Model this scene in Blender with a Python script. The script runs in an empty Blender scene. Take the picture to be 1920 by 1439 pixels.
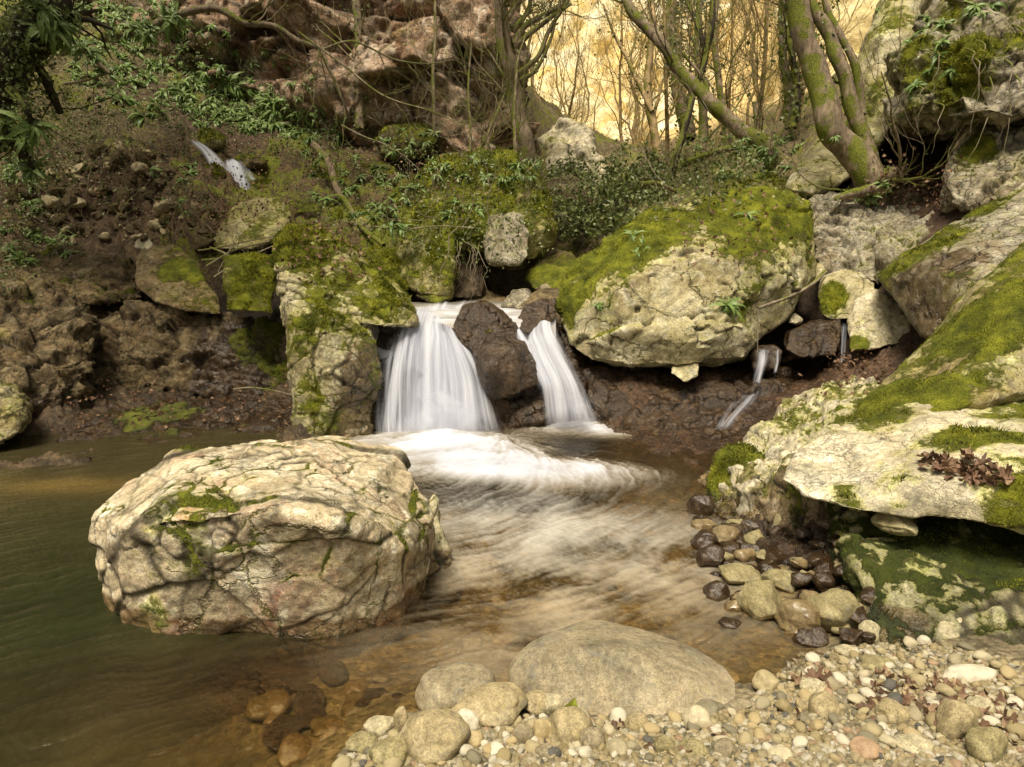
import bpy, bmesh, math, random
import numpy as np
from mathutils import Vector, Matrix, Euler
R = math.radians
random.seed(7); rng = np.random.default_rng(7)
scene = bpy.context.scene
COL = scene.collection

# ---------------------------------------------------------------- camera model (used to survey points of the place)
F = 1280.0; CX = 960.0; CY = 719.5; PITCH = R(10.6); CAMZ = 1.3
cp, sp = math.cos(PITCH), math.sin(PITCH)
def ray(x, y):
    rx = (x - CX) / F; uy = (CY - y) / F
    return rx, cp + uy * sp, -sp + uy * cp
def P(x, y, Y):
    dx, dy, dz = ray(x, y); t = Y / dy
    return (dx * t, Y, CAMZ + dz * t)
def PZ(x, y, z=0.0):
    dx, dy, dz = ray(x, y); t = (z - CAMZ) / dz
    return (dx * t, dy * t, z)

cam_d = bpy.data.cameras.new('camera'); cam = bpy.data.objects.new('camera', cam_d); COL.objects.link(cam)
cam_d.sensor_width = 36; cam_d.lens = 36 * F / 1920.0; cam_d.clip_end = 500; cam_d.clip_start = 0.05
cam.location = (0, 0, CAMZ); cam.rotation_euler = (R(90) - PITCH, 0, 0)
scene.camera = cam

# ---------------------------------------------------------------- numpy noise
_G = rng.normal(size=(256, 3)).astype(np.float32); _G /= np.linalg.norm(_G, axis=1)[:, None]
def _hash(ix, iy, iz, seed):
    h = (ix.astype(np.int64) * 73856093) ^ (iy.astype(np.int64) * 19349663) ^ (iz.astype(np.int64) * 83492791) ^ (seed * 2654435761 & 0xffffffff)
    h = (h ^ (h >> 13)) * 1274126177 & 0xffffffff
    h = (h ^ (h >> 16)) * 668265263 & 0xffffffff
    return (h ^ (h >> 15)) & 0xffffffff
def perlin(p, seed=0):
    p = np.asarray(p, dtype=np.float32)
    i = np.floor(p); f = p - i; i = i.astype(np.int64)
    u = f * f * f * (f * (f * 6 - 15) + 10)
    out = np.zeros(len(p), dtype=np.float32)
    for cx in (0, 1):
        wx = u[:, 0] if cx else 1 - u[:, 0]
        for cy in (0, 1):
            wy = u[:, 1] if cy else 1 - u[:, 1]
            for cz in (0, 1):
                wz = u[:, 2] if cz else 1 - u[:, 2]
                g = _G[_hash(i[:, 0] + cx, i[:, 1] + cy, i[:, 2] + cz, seed) & 255]
                d = g[:, 0] * (f[:, 0] - cx) + g[:, 1] * (f[:, 1] - cy) + g[:, 2] * (f[:, 2] - cz)
                out += wx * wy * wz * d
    return out * 1.5
def fbm(p, octv=5, seed=0, gain=0.5, lac=2.03):
    p = np.asarray(p, dtype=np.float32); a = 1.0; s = 0; out = np.zeros(len(p), dtype=np.float32)
    for k in range(octv):
        out += a * perlin(p, seed + k * 17); s += a; a *= gain; p = p * lac + 3.7
    return out / s
def ridged(p, octv=5, seed=0, gain=0.5):
    p = np.asarray(p, dtype=np.float32); a = 1.0; s = 0; out = np.zeros(len(p), dtype=np.float32)
    for k in range(octv):
        out += a * (1 - np.abs(perlin(p, seed + k * 31)) * 2.2); s += a; a *= gain; p = p * 2.07 + 1.3
    return out / s
def worley(p, seed=0):
    p = np.asarray(p, dtype=np.float32); n = len(p)
    F1 = np.empty(n, np.float32); F2 = np.empty(n, np.float32); ID = np.empty(n, np.float32)
    for s in range(0, n, 150000):
        q = p[s:s + 150000]; i = np.floor(q).astype(np.int64)
        f1 = np.full(len(q), 9., np.float32); f2 = f1.copy(); idd = np.zeros(len(q), np.float32)
        for dx in (-1, 0, 1):
            for dy in (-1, 0, 1):
                for dz in (-1, 0, 1):
                    c = i + (dx, dy, dz)
                    h = _hash(c[:, 0], c[:, 1], c[:, 2], seed)
                    ox = (h & 1023) / 1023.; oy = ((h >> 10) & 1023) / 1023.; oz = ((h >> 20) & 1023) / 1023.
                    d = np.sqrt((c[:, 0] + ox - q[:, 0]) ** 2 + (c[:, 1] + oy - q[:, 1]) ** 2 + (c[:, 2] + oz - q[:, 2]) ** 2).astype(np.float32)
                    nearer = d < f1
                    f2 = np.where(nearer, f1, np.minimum(f2, d)); idd = np.where(nearer, ((h >> 7) & 4095) / 4095., idd)
                    f1 = np.where(nearer, d, f1)
        F1[s:s + 150000] = f1; F2[s:s + 150000] = f2; ID[s:s + 150000] = idd
    return F1, F2, ID
def facets(q, seed=0, tilt=1.0):
    """angular broken faces: every cell is a plane of its own tilt and offset; returns height (about -.5..+.5), edge distance, id"""
    q = np.asarray(q, dtype=np.float32); n = len(q); H = np.empty(n, np.float32); E = np.empty(n, np.float32); I = np.empty(n, np.float32)
    for s in range(0, n, 150000):
        z = q[s:s + 150000]; i = np.floor(z).astype(np.int64); f1 = np.full(len(z), 9., np.float32); f2 = f1.copy(); hh = np.zeros(len(z), np.int64); off = np.zeros_like(z)
        for dx in (-1, 0, 1):
            for dy in (-1, 0, 1):
                for dz in (-1, 0, 1):
                    c = i + (dx, dy, dz); h = _hash(c[:, 0], c[:, 1], c[:, 2], seed)
                    o = np.stack([c[:, 0] + (h & 1023) / 1023. - z[:, 0], c[:, 1] + ((h >> 10) & 1023) / 1023. - z[:, 1], c[:, 2] + ((h >> 20) & 1023) / 1023. - z[:, 2]], 1).astype(np.float32)
                    d = (np.abs(o) ** 2).sum(1) ** .5; nr = d < f1; f2 = np.where(nr, f1, np.minimum(f2, d)); hh = np.where(nr, h, hh); off = np.where(nr[:, None], o, off); f1 = np.where(nr, d, f1)
        g = _G[(hh >> 5) & 255]; idd = ((hh >> 7) & 4095) / 4095.
        H[s:s + 150000] = (off * g).sum(1) * tilt + (idd - .5) * .55; E[s:s + 150000] = f2 - f1; I[s:s + 150000] = idd
    return H, E, I
def sstep(a, b, x):
    t = np.clip((x - a) / (b - a), 0, 1); return t * t * (3 - 2 * t)

# ---------------------------------------------------------------- mesh helpers
def mkmesh(name, v, f, smooth=True):
    """v (n,3); f: (m,k) array, or list of such arrays"""
    me = bpy.data.meshes.new(name)
    fs = f if isinstance(f, list) else [f]
    fs = [np.asarray(a, dtype=np.int32) for a in fs if len(a)]
    v = np.asarray(v, dtype=np.float32)
    me.vertices.add(len(v)); me.vertices.foreach_set('co', v.ravel())
    loops = np.concatenate([a.ravel() for a in fs]); tot = np.concatenate([np.full(len(a), a.shape[1], np.int32) for a in fs])
    start = np.concatenate([[0], np.cumsum(tot)[:-1]]).astype(np.int32)
    me.loops.add(len(loops)); me.loops.foreach_set('vertex_index', loops)
    me.polygons.add(len(tot)); me.polygons.foreach_set('loop_start', start)
    try: me.polygons.foreach_set('loop_total', tot)
    except Exception: pass
    me.polygons.foreach_set('use_smooth', np.full(len(tot), smooth, dtype=bool))
    me.update(calc_edges=True); me.validate()
    return me
def attr(me, name, vals):
    a = me.attributes.new(name, 'FLOAT', 'POINT'); a.data.foreach_set('value', np.asarray(vals, dtype=np.float32).ravel())
def cattr(me, name, vals):
    a = me.attributes.new(name, 'FLOAT_COLOR', 'POINT')
    vals = np.asarray(vals, dtype=np.float32)
    if vals.shape[1] == 3: vals = np.concatenate([vals, np.ones((len(vals), 1), np.float32)], 1)
    a.data.foreach_set('color', vals.ravel())
def cos_of(me):
    a = np.empty(len(me.vertices) * 3, np.float32); me.vertices.foreach_get('co', a); return a.reshape(-1, 3)
def nrm_of(me):
    a = np.empty(len(me.vertices) * 3, np.float32); me.vertices.foreach_get('normal', a); return a.reshape(-1, 3)
def tag(o, label=None, cat=None, group=None, kind=None):
    if label: o['label'] = label
    if cat: o['category'] = cat
    if group: o['group'] = group
    if kind: o['kind'] = kind
    return o
def link(name, me, mat=None, parent=None, loc=None):
    o = bpy.data.objects.new(name, me); COL.objects.link(o)
    if mat: me.materials.append(mat)
    if parent: o.parent = parent
    if loc is not None: o.location = loc
    return o
def recenter(o):
    """move a mesh object's origin to the middle of its base so that it stands at its own place (textures use the rest position attribute)"""
    me = o.data; c = cos_of(me)
    b = np.array([(c[:, 0].min() + c[:, 0].max()) / 2, (c[:, 1].min() + c[:, 1].max()) / 2, c[:, 2].min()], np.float32)
    me.vertices.foreach_set('co', (c - b).ravel()); me.update(); o.location = Vector([float(t) for t in b]); return b

class Geo:
    """collects vertices and faces of one mesh"""
    def __init__(s): s.v = []; s.q = []; s.t = []; s.n = 0; s.a = []
    def add(s, v, q=None, t=None, a=None):
        v = np.asarray(v, np.float32)
        if q is not None and len(q): s.q.append(np.asarray(q, np.int32) + s.n)
        if t is not None and len(t): s.t.append(np.asarray(t, np.int32) + s.n)
        s.v.append(v); s.n += len(v)
        s.a.append(np.full(len(v), 0.0 if a is None else a, np.float32) if np.isscalar(a) or a is None else np.asarray(a, np.float32))
    def mesh(s, name, smooth=True):
        fs = []
        if s.q: fs.append(np.concatenate(s.q))
        if s.t: fs.append(np.concatenate(s.t))
        me = mkmesh(name, np.concatenate(s.v), fs, smooth)
        if len(me.vertices) == s.n: attr(me, 'var', np.concatenate(s.a))
        return me

def catmull(pts, n):
    """resample a polyline smoothly; pts (k,d)"""
    pts = np.asarray(pts, np.float32); k = len(pts)
    if k == 2:
        t = np.linspace(0, 1, n)[:, None]; return pts[0] * (1 - t) + pts[1] * t
    e = np.concatenate([[2 * pts[0] - pts[1]], pts, [2 * pts[-1] - pts[-2]]])
    s = np.linspace(0, k - 1 - 1e-6, n); i = s.astype(int); t = (s - i)[:, None]
    p0, p1, p2, p3 = e[i], e[i + 1], e[i + 2], e[i + 3]
    return 0.5 * (2 * p1 + (p2 - p0) * t + (2 * p0 - 5 * p1 + 4 * p2 - p3) * t ** 2 + (3 * p1 - p0 - 3 * p2 + p3) * t ** 3)

def tube(path, rad, seg=8):
    path = np.asarray(path, np.float32); n = len(path); rad = np.broadcast_to(np.asarray(rad, np.float32), (n,))
    T = np.gradient(path, axis=0); T /= np.linalg.norm(T, axis=1)[:, None] + 1e-9
    up = np.array([0.31, 0.2, 0.93], np.float32)
    if abs(np.dot(T[0], up)) > .9: up = np.array([1, .1, 0], np.float32)
    A = np.cross(T, up); A /= np.linalg.norm(A, axis=1)[:, None] + 1e-9
    for i in range(1, n):
        a = A[i - 1] - T[i] * np.dot(A[i - 1], T[i]); A[i] = a / (np.linalg.norm(a) + 1e-9)
    B = np.cross(T, A)
    th = np.linspace(0, 2 * math.pi, seg, endpoint=False)
    ring = A[:, None, :] * np.cos(th)[None, :, None] + B[:, None, :] * np.sin(th)[None, :, None]
    v = (path[:, None, :] + ring * rad[:, None, None]).reshape(-1, 3)
    i = np.arange(n - 1)[:, None] * seg; j = np.arange(seg)[None, :]; j2 = (j + 1) % seg
    q = np.stack([i + j, i + j2, i + seg + j2, i + seg + j], -1).reshape(-1, 4)
    return v, q

# ---------------------------------------------------------------- rocks
def hullpts(front, back=0.5, shrink=0.75, drop=0.0, extra=()):
    """front: (x,y,Y) survey points; adds a rear copy of them so the rock is a closed body"""
    w = np.array([P(*p) for p in front], np.float32); c = w.mean(0)
    b = c + (w - c) * shrink; rd = (w - (0, 0, CAMZ)) / w[:, 1:2]; rd[:, 2] = np.minimum(rd[:, 2], 0.04); b = b + rd.astype(np.float32) * back; b[:, 2] -= drop
    e = np.array(list(extra), np.float32).reshape(-1, 3)
    return np.concatenate([w, b, e])
def rock_base(hulls, voxel, smooth_it=8, noshrink=1.0):
    bm = bmesh.new()
    for h in hulls:
        vs = [bm.verts.new([float(t) for t in p]) for p in h]
        r = bmesh.ops.convex_hull(bm, input=vs)
        junk = [g for g in r['geom_interior'] if isinstance(g, bmesh.types.BMVert)]
        bmesh.ops.delete(bm, geom=junk, context='VERTS')
    me = bpy.data.meshes.new('hull'); bm.to_mesh(me); bm.free()
    o = bpy.data.objects.new('tmp', me); COL.objects.link(o)
    m = o.modifiers.new('r', 'REMESH'); m.mode = 'VOXEL'; m.voxel_size = voxel; m.use_smooth_shade = True
    if smooth_it:
        s = o.modifiers.new('s', 'SMOOTH'); s.factor = 0.6; s.iterations = smooth_it
    dg = bpy.context.evaluated_depsgraph_get(); ev = o.evaluated_get(dg)
    out = bpy.data.meshes.new_from_object(ev)
    bpy.data.objects.remove(o); bpy.data.meshes.remove(me)
    return out

def rock(name, hulls, voxel=0.015, smooth_it=8, big=(1.5, .05), mid=(5, .02), fine=(25, .006), block=None, strata=None, crack=None,
         moss=(-.2, .6, .5), mossblobs=(), wet=0.0, wetblobs=(), mat=None, label=None, cat='boulder', seed=0, group=None, crkmoss=.35, post=1, tide=1.0):
    me = rock_base(hulls, voxel, smooth_it)
    co = cos_of(me); nn = nrm_of(me).copy(); p = co
    if not isinstance(seed, int): seed = int(seed)
    d = big[1] * fbm(p * big[0], 3, seed) * 2 + mid[1] * 1.2 * fbm(p * mid[0], 4, seed + 5) + fine[1] * fbm(p * fine[0], 3, seed + 9) * 2
    crk = np.zeros(len(p), np.float32)
    warp = np.stack([fbm(p * 3 + 7, 3, seed + 40), fbm(p * 3 + 19, 3, seed + 41), fbm(p * 3 + 31, 3, seed + 42)], 1)
    if block:                       # (scale vec3, amplitude, crack depth)
        sc, amp, cd = block
        for q, (k, m_, w_) in enumerate(((1.0, 1.0, .07), (2.3, .5, .10), (5.1, .24, .0))):
            ms_ = float(np.mean(sc)) * k; wl = np.stack([fbm(p * ms_ * .55 + 7 + 12 * c_, 3, seed + 140 + c_) for c_ in range(3)], 1)
            h_, e_, i_ = facets(p * np.array(sc, np.float32) * k + wl * .40, seed + 3 + q)
            d += h_ * amp * m_ * (.75, .45, .35)[q]
            if w_: d -= cd * m_ * (1 - sstep(0, w_, e_)) * sstep(-.25, .1, warp[:, q]); crk = np.maximum(crk, (1, .55)[q] * (1 - sstep(0, w_ * .8, e_)))
    if crack:                       # (scale, width, depth)
        sc, w, cd = crack
        h_, e_, idd = facets(p * np.array(sc, np.float32) + warp * .8, seed + 13, .6); f1 = 0; f2 = e_
        gate = sstep(-.22, .05, fbm(p * 2.2, 2, seed + 77)); d += h_ * cd * .45
        e = 1 - sstep(w * .2, w, f2 - f1)
        d -= cd * e * gate; d += (idd - .5) * cd * 1.2 * (1 - e); crk = np.maximum(crk, e * gate)
    if strata:                      # (direction, freq, amplitude)
        dr, fr, amp = strata; dr = np.array(dr, np.float32); dr /= np.linalg.norm(dr)
        t = (p @ dr) * fr + fbm(p * min(1.3, fr * .45), 4, seed + 60) * 1.1
        fl = np.floor(t); fr_ = t - fl
        hsh = perlin(np.stack([fl * 7.3, fl * 1.7, np.zeros_like(fl)], 1) + .37, seed + 61)
        d += amp * (fr_ ** 1.6 - .5 + hsh * .9) ; crk = np.maximum(crk, .7 * (1 - sstep(0, .12, fr_)))
        t2 = t * 3.7 + fbm(p * min(5, fr * 1.6), 3, seed + 62) * .8; f2_ = t2 - np.floor(t2); d += amp * .28 * (f2_ - .5)
    co2 = co + nn * d[:, None]
    if post:
        ed = np.empty(len(me.edges) * 2, np.int32); me.edges.foreach_get('vertices', ed); ed = ed.reshape(-1, 2); n_ = len(co2); deg = np.bincount(ed.ravel(), minlength=n_)[:, None]
        for _ in range(post):
            ac = np.stack([np.bincount(ed[:, 0], weights=co2[ed[:, 1], k], minlength=n_) + np.bincount(ed[:, 1], weights=co2[ed[:, 0], k], minlength=n_) for k in range(3)], 1)
            co2 = (co2 * .45 + .55 * ac / np.maximum(deg, 1)).astype(np.float32)
    me.vertices.foreach_set('co', co2.ravel()); me.update()
    nz = nrm_of(me)[:, 2]
    nsm = nn[:, 2] * .6 + nz * .4
    ms = moss[0] + moss[1] * nsm + moss[2] * fbm(p * 2.3, 4, seed + 21) * 2 + crkmoss * crk * np.clip(.6 + 2.2 * fbm(p * 4.5, 3, seed + 23), .1, 1.3)
    for (bx, by, bY, r, amt) in mossblobs:
        c = np.array(P(bx, by, bY), np.float32); dd = np.linalg.norm(co2 - c, axis=1) / r
        ms += amt * (1 - sstep(.5, 1.0, dd + .5 * fbm(p * 4, 3, seed + 88)))
    wt = np.full(len(p), float(wet), np.float32)
    for (bx, by, bY, r, amt) in wetblobs:
        c = np.array(P(bx, by, bY), np.float32); dd = np.linalg.norm(co2 - c, axis=1) / r
        wt += amt * (1 - sstep(.55, 1.0, dd + .5 * fbm(p * 5, 3, seed + 89)))
    wt += tide * (1 - sstep(.02, .10, co2[:, 2] + .04 * fbm(p * 6, 3, seed + 90)))          # tide line at the pool
    attr(me, 'moss', np.clip(ms, 0, 1)); attr(me, 'wet', np.clip(wt, 0, 1)); attr(me, 'crk', np.clip(crk, 0, 1))
    o = link(name, me, mat); tag(o, label, cat, group)
    o['seed'] = seed
    return o

def icos(sub):
    bm = bmesh.new(); bmesh.ops.create_icosphere(bm, subdivisions=sub, radius=1.0)
    v = np.array([x.co[:] for x in bm.verts], np.float32); f = np.array([[q.index for q in t.verts] for t in bm.faces], np.int32); bm.free(); return v, f
ICO = {k: icos(k) for k in (1, 2, 3, 4, 5, 6)}
def pebble_geo(sub, seed, ang=.5, rough=.02):
    v, f = ICO[sub]; v = v.copy()
    r = np.random.default_rng(seed)
    lo, hi = (.62, .95) if ang <= .6 else (.42, .85)
    for k in range(int(5 + 6 * ang)):                        # soft planar cuts give worn faces
        n = r.normal(size=3); n /= np.linalg.norm(n); h = r.uniform(lo, hi)
        d = v @ n - h; v = v - np.clip(d, 0, None)[:, None] * n * r.uniform(.5, .95) * min(1, ang + .3)
    v = v * (1 + .16 * fbm(v * .9 + seed, 2, seed)[:, None] * 2) + v * rough * fbm(v * 4 + seed, 3, seed + 1)[:, None] * 2
    return v.astype(np.float32), f
# ---------------------------------------------------------------- materials
def newmat(name):
    m = bpy.data.materials.new(name); m.use_nodes = True; nt = m.node_tree; nt.nodes.clear(); return m, nt
class NT:
    def __init__(s, nt): s.nt = nt
    def n(s, t, **kw):
        x = s.nt.nodes.new(t)
        for k, v in kw.items():
            if k.startswith('i_'): x.inputs[k[2:].replace('_', ' ')].default_value = v
            else: setattr(x, k, v)
        return x
    def l(s, a, b): s.nt.links.new(a, b)
    def noise(s, vec, scale, detail=5, rough=.55, dist=0.0):
        x = s.n('ShaderNodeTexNoise'); x.inputs['Scale'].default_value = scale; x.inputs['Detail'].default_value = detail
        x.inputs['Roughness'].default_value = rough; x.inputs['Distortion'].default_value = dist; s.l(vec, x.inputs['Vector']); return x.outputs['Fac']
    def ramp(s, fac, stops, interp='LINEAR'):
        x = s.n('ShaderNodeValToRGB'); x.color_ramp.interpolation = interp; e = x.color_ramp.elements
        while len(e) < len(stops): e.new(.5)
        for k, (p_, c) in enumerate(stops):
            e[k].position = p_; e[k].color = (c, c, c, 1) if np.isscalar(c) else (*c, 1)
        s.l(fac, x.inputs['Fac']); return x.outputs['Color']
    def mix(s, f, a, b, bt='MIX'):
        x = s.n('ShaderNodeMix', data_type='RGBA', blend_type=bt); x.clamp_factor = True
        for sock, v in ((x.inputs[0], f), (x.inputs[6], a), (x.inputs[7], b)):
            if isinstance(v, (int, float)): sock.default_value = v if sock == x.inputs[0] else (v, v, v, 1)
            elif isinstance(v, tuple): sock.default_value = (*v, 1)
            else: s.l(v, sock)
        return x.outputs[2]
    def math(s, op, a, b=0.0, c=None, clamp=False):
        x = s.n('ShaderNodeMath', operation=op); x.use_clamp = clamp
        for k, v in enumerate((a, b) if c is None else (a, b, c)):
            if isinstance(v, (int, float)): x.inputs[k].default_value = v
            else: s.l(v, x.inputs[k])
        return x.outputs[0]
    def attr(s, name): return s.n('ShaderNodeAttribute', attribute_name=name).outputs['Fac']
    def attrc(s, name): return s.n('ShaderNodeAttribute', attribute_name=name).outputs['Color']
    def bump(s, h, strength=.6, dist=.01, nrm=None):
        x = s.n('ShaderNodeBump'); x.inputs['Strength'].default_value = strength; x.inputs['Distance'].default_value = dist
        s.l(h, x.inputs['Height'])
        if nrm: s.l(nrm, x.inputs['Normal'])
        return x.outputs['Normal']
    def out(s, sh):
        o = s.n('ShaderNodeOutputMaterial'); s.l(sh, o.inputs['Surface'])
    def coord(s): return s.n('ShaderNodeTexCoord').outputs['Object']

MOSS = ((.022, .028, .004), (.125, .145, .010), (.38, .39, .03))
def rock_mat(name, c1, c2, c3, lichen=(.6, .56, .45), lich=.35, sc=1.0, mossc=MOSS, dark=.35, bump=1.0, wetrough=.12, stain=(.22, .13, .05), stainf=.35, crsc=4.0, crw=.022, crl=.8, lm=.18, gated=True):
    m, nt = newmat(name); s = NT(nt); v = s.coord()
    n1 = s.noise(v, 2.6 * sc, 8, .62, .4); n2 = s.noise(v, 55 * sc, 6, .7); n3 = s.noise(v, 9 * sc, 9, .72, .6); n4 = s.noise(v, 22 * sc, 6, .65)
    base = s.ramp(n1, [(.30, c1), (.48, c2), (.66, c3)])
    n5 = s.noise(v, 1.7 * sc, 6, .7, 1.2)
    base = s.mix(s.math('MULTIPLY', s.ramp(n5, [(.52, 0.0), (.68, 1.0)]), stainf), base, stain)
    lf = s.math('MULTIPLY', s.ramp(n3, [(.52, 0.0), (.60, 1.0)]), lich)
    base = s.mix(lf, base, lichen)
    dk = s.ramp(n3, [(.30, dark), (.44, 1.0)]); base = s.mix(1.0, base, dk, 'MULTIPLY')
    base = s.mix(1.0, base, s.ramp(n2, [(.25, .45), (.5, .95), (.75, 1.35)]), 'MULTIPLY')
    nz_ = s.n('ShaderNodeTexNoise'); nz_.inputs['Scale'].default_value = 3 * sc; nz_.inputs['Detail'].default_value = 6; nz_.inputs['Roughness'].default_value = .65; s.l(v, nz_.inputs['Vector'])
    vm = s.n('ShaderNodeVectorMath', operation='MULTIPLY_ADD'); s.l(nz_.outputs['Color'], vm.inputs[0]); vm.inputs[1].default_value = (.35 / sc,) * 3; s.l(v, vm.inputs[2])
    vo = s.n('ShaderNodeTexVoronoi', feature='DISTANCE_TO_EDGE'); vo.inputs['Scale'].default_value = crsc * sc; s.l(vm.outputs[0], vo.inputs['Vector'])
    vo2 = s.n('ShaderNodeTexVoronoi', feature='DISTANCE_TO_EDGE'); vo2.inputs['Scale'].default_value = crsc * sc * 3.1; s.l(vm.outputs[0], vo2.inputs['Vector'])
    gate = s.ramp(n5, [(.38, 0.0), (.50, 1.0)]); line = s.math('MULTIPLY', s.ramp(vo.outputs['Distance'], [(0, 1.0), (crw, 0.0)]), gate if gated else 1.0)
    line2 = s.math('MULTIPLY', s.ramp(vo2.outputs['Distance'], [(0, .8), (crw * 1.6, 0.0)]), s.ramp(n1, [(.50, 0.0), (.58, 1.0)])); line = s.math('MULTIPLY', s.math('MAXIMUM', line, line2), crl)
    n6 = s.noise(v, 210, 3, .7); base = s.mix(1.0, base, s.ramp(n6, [(.3, .6), (.5, 1.0), (.7, 1.35)]), 'MULTIPLY')
    pit = s.ramp(s.noise(v, 34 * sc, 5, .8), [(.30, .3), (.40, 1.0)]); base = s.mix(1.0, base, pit, 'MULTIPLY')
    base = s.mix(s.math('MULTIPLY', line, .85), base, (.045, .036, .018))
    g1 = s.noise(v, 4.3 * sc, 7, .7, 1.0); base = s.mix(1.0, base, s.ramp(g1, [(.30, (.34, .34, .30)), (.46, (.88, .87, .80)), (.62, (1.22, 1.20, 1.12))]), 'MULTIPLY'); gy_ = s.noise(v, 15 * sc, 6, .7, .8); base = s.mix(s.ramp(gy_, [(.56, 0.0), (.64, .45)]), base, (.22, .22, .19))
    crk = s.attr('crk'); base = s.mix(s.math('MULTIPLY', crk, .85), base, (.015, .011, .006))
    # moss
    mn = s.noise(v, 14, 7, .7); mf = s.math('ADD', s.attr('moss'), s.math('MULTIPLY', s.math('SUBTRACT', mn, .5), 1.5)); mf = s.math('ADD', mf, s.math('MULTIPLY', line, lm))
    mfac = s.ramp(mf, [(.40, 0.0), (.56, 1.0)])
    m1 = s.noise(v, 6, 6, .65); m2 = s.noise(v, 130, 4, .75)
    mc = s.ramp(s.math('ADD', s.math('MULTIPLY', m1, .62), s.math('MULTIPLY', m2, .42)), [(.36, mossc[0]), (.50, mossc[1]), (.68, mossc[2])])
    wet = s.attr('wet'); wn = s.math('ADD', wet, s.math('MULTIPLY', s.math('SUBTRACT', s.noise(v, 8, 5), .5), .5)); wf = s.ramp(wn, [(.25, 0.0), (.6, 1.0)])
    film = s.math('MULTIPLY', s.ramp(s.math('ADD', mf, s.math('MULTIPLY', s.math('SUBTRACT', m1 if False else n3, .5), .5)), [(.12, 0.0), (.46, 1.0)]), .78); base = s.mix(film, base, s.mix(1.0, base, (.66, .74, .20), 'MULTIPLY'))
    wetc = s.mix(1.0, base, (.42, .34, .26), 'MULTIPLY')
    base = s.mix(wf, base, wetc)
    col = s.mix(mfac, base, mc)
    r0 = s.math('MULTIPLY_ADD', n4, .25, .68)
    rg = s.n('ShaderNodeMix', data_type='FLOAT'); s.l(wf, rg.inputs[0]); s.l(r0, rg.inputs[2]); rg.inputs[3].default_value = wetrough
    rg2 = s.n('ShaderNodeMix', data_type='FLOAT'); s.l(mfac, rg2.inputs[0]); s.l(rg.outputs[0], rg2.inputs[2]); rg2.inputs[3].default_value = .95
    h = s.math('ADD', s.math('MULTIPLY', n3, .9), s.math('MULTIPLY', n2, .25)); h = s.math('ADD', h, s.math('MULTIPLY', n4, .5))
    h = s.math('SUBTRACT', h, s.math('MULTIPLY', line, .8)); h = s.math('ADD', h, s.math('MULTIPLY', pit, .25))
    mh = s.math('MULTIPLY', s.math('ADD', m2, s.math('MULTIPLY', mn, 1.2)), mfac)
    h = s.math('ADD', h, s.math('MULTIPLY', mh, .9))
    b = s.bump(h, .9 * min(1, bump), .018 * bump / max(.6, sc))
    bs = s.n('ShaderNodeBsdfPrincipled'); s.l(col, bs.inputs['Base Color']); s.l(rg2.outputs[0], bs.inputs['Roughness']); s.l(b, bs.inputs['Normal'])
    s.l(s.math('MULTIPLY_ADD', wf, .4, .35), bs.inputs['Specular IOR Level'])
    s.out(bs.outputs[0]); return m

def leaf_mat(name, c1, c2, rough=.5, trans=.35, c3=None):
    m, nt = newmat(name); s = NT(nt)
    v = s.attr('var'); info = s.n('ShaderNodeObjectInfo').outputs['Random']
    f = s.math('FRACT', s.math('ADD', v, info))
    col = s.ramp(f, [(0.0, c1), (.6, c2), (1.0, c3 or c2)])
    col = s.mix(1.0, col, s.ramp(s.noise(s.coord(), 60, 4), [(.3, .65), (.7, 1.25)]), 'MULTIPLY')
    bs = s.n('ShaderNodeBsdfPrincipled'); s.l(col, bs.inputs['Base Color']); bs.inputs['Roughness'].default_value = rough
    bs.inputs['Specular IOR Level'].default_value = .4
    tr = s.n('ShaderNodeBsdfTranslucent'); s.l(col, tr.inputs['Color'])
    mx = s.n('ShaderNodeMixShader'); mx.inputs[0].default_value = trans; s.l(bs.outputs[0], mx.inputs[1]); s.l(tr.outputs[0], mx.inputs[2])
    s.out(mx.outputs[0]); return m

def bark_mat(name, c1, c2, moss=.4, mossc=MOSS, sc=1.0):
    m, nt = newmat(name); s = NT(nt); v = s.coord()
    mp = s.n('ShaderNodeMapping'); mp.inputs['Scale'].default_value = (1, 1, .35); s.l(v, mp.inputs['Vector']); w = mp.outputs[0]
    n1 = s.noise(w, 30 * sc, 7, .7, .4); n2 = s.noise(v, 5 * sc, 5, .6); n3 = s.noise(v, 90 * sc, 4, .7)
    col = s.ramp(n1, [(.3, c1), (.62, c2)])
    col = s.mix(1.0, col, s.ramp(s.noise(v, 9 * sc, 4), [(.35, .6), (.6, 1.15)]), 'MULTIPLY')
    g = s.n('ShaderNodeNewGeometry'); sx = s.n('ShaderNodeSeparateXYZ'); s.l(g.outputs['Normal'], sx.inputs[0])
    mf = s.math('ADD', s.math('MULTIPLY', n2, 1.1), s.math('MULTIPLY', sx.outputs[0], -.18)); mf = s.math('ADD', mf, s.math('MULTIPLY', sx.outputs[2], .2))
    mfac = s.ramp(mf, [(.68 - moss * .35, 0.0), (.78 - moss * .35, 1.0)])
    col = s.mix(mfac, col, s.ramp(n3, [(.3, mossc[0]), (.52, mossc[1]), (.75, mossc[2])]))
    b = s.bump(s.math('ADD', n1, s.math('MULTIPLY', n3, .4)), .8, .012 / sc)
    bs = s.n('ShaderNodeBsdfPrincipled'); s.l(col, bs.inputs['Base Color']); bs.inputs['Roughness'].default_value = .85; s.l(b, bs.inputs['Normal'])
    s.out(bs.outputs[0]); return m

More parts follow.
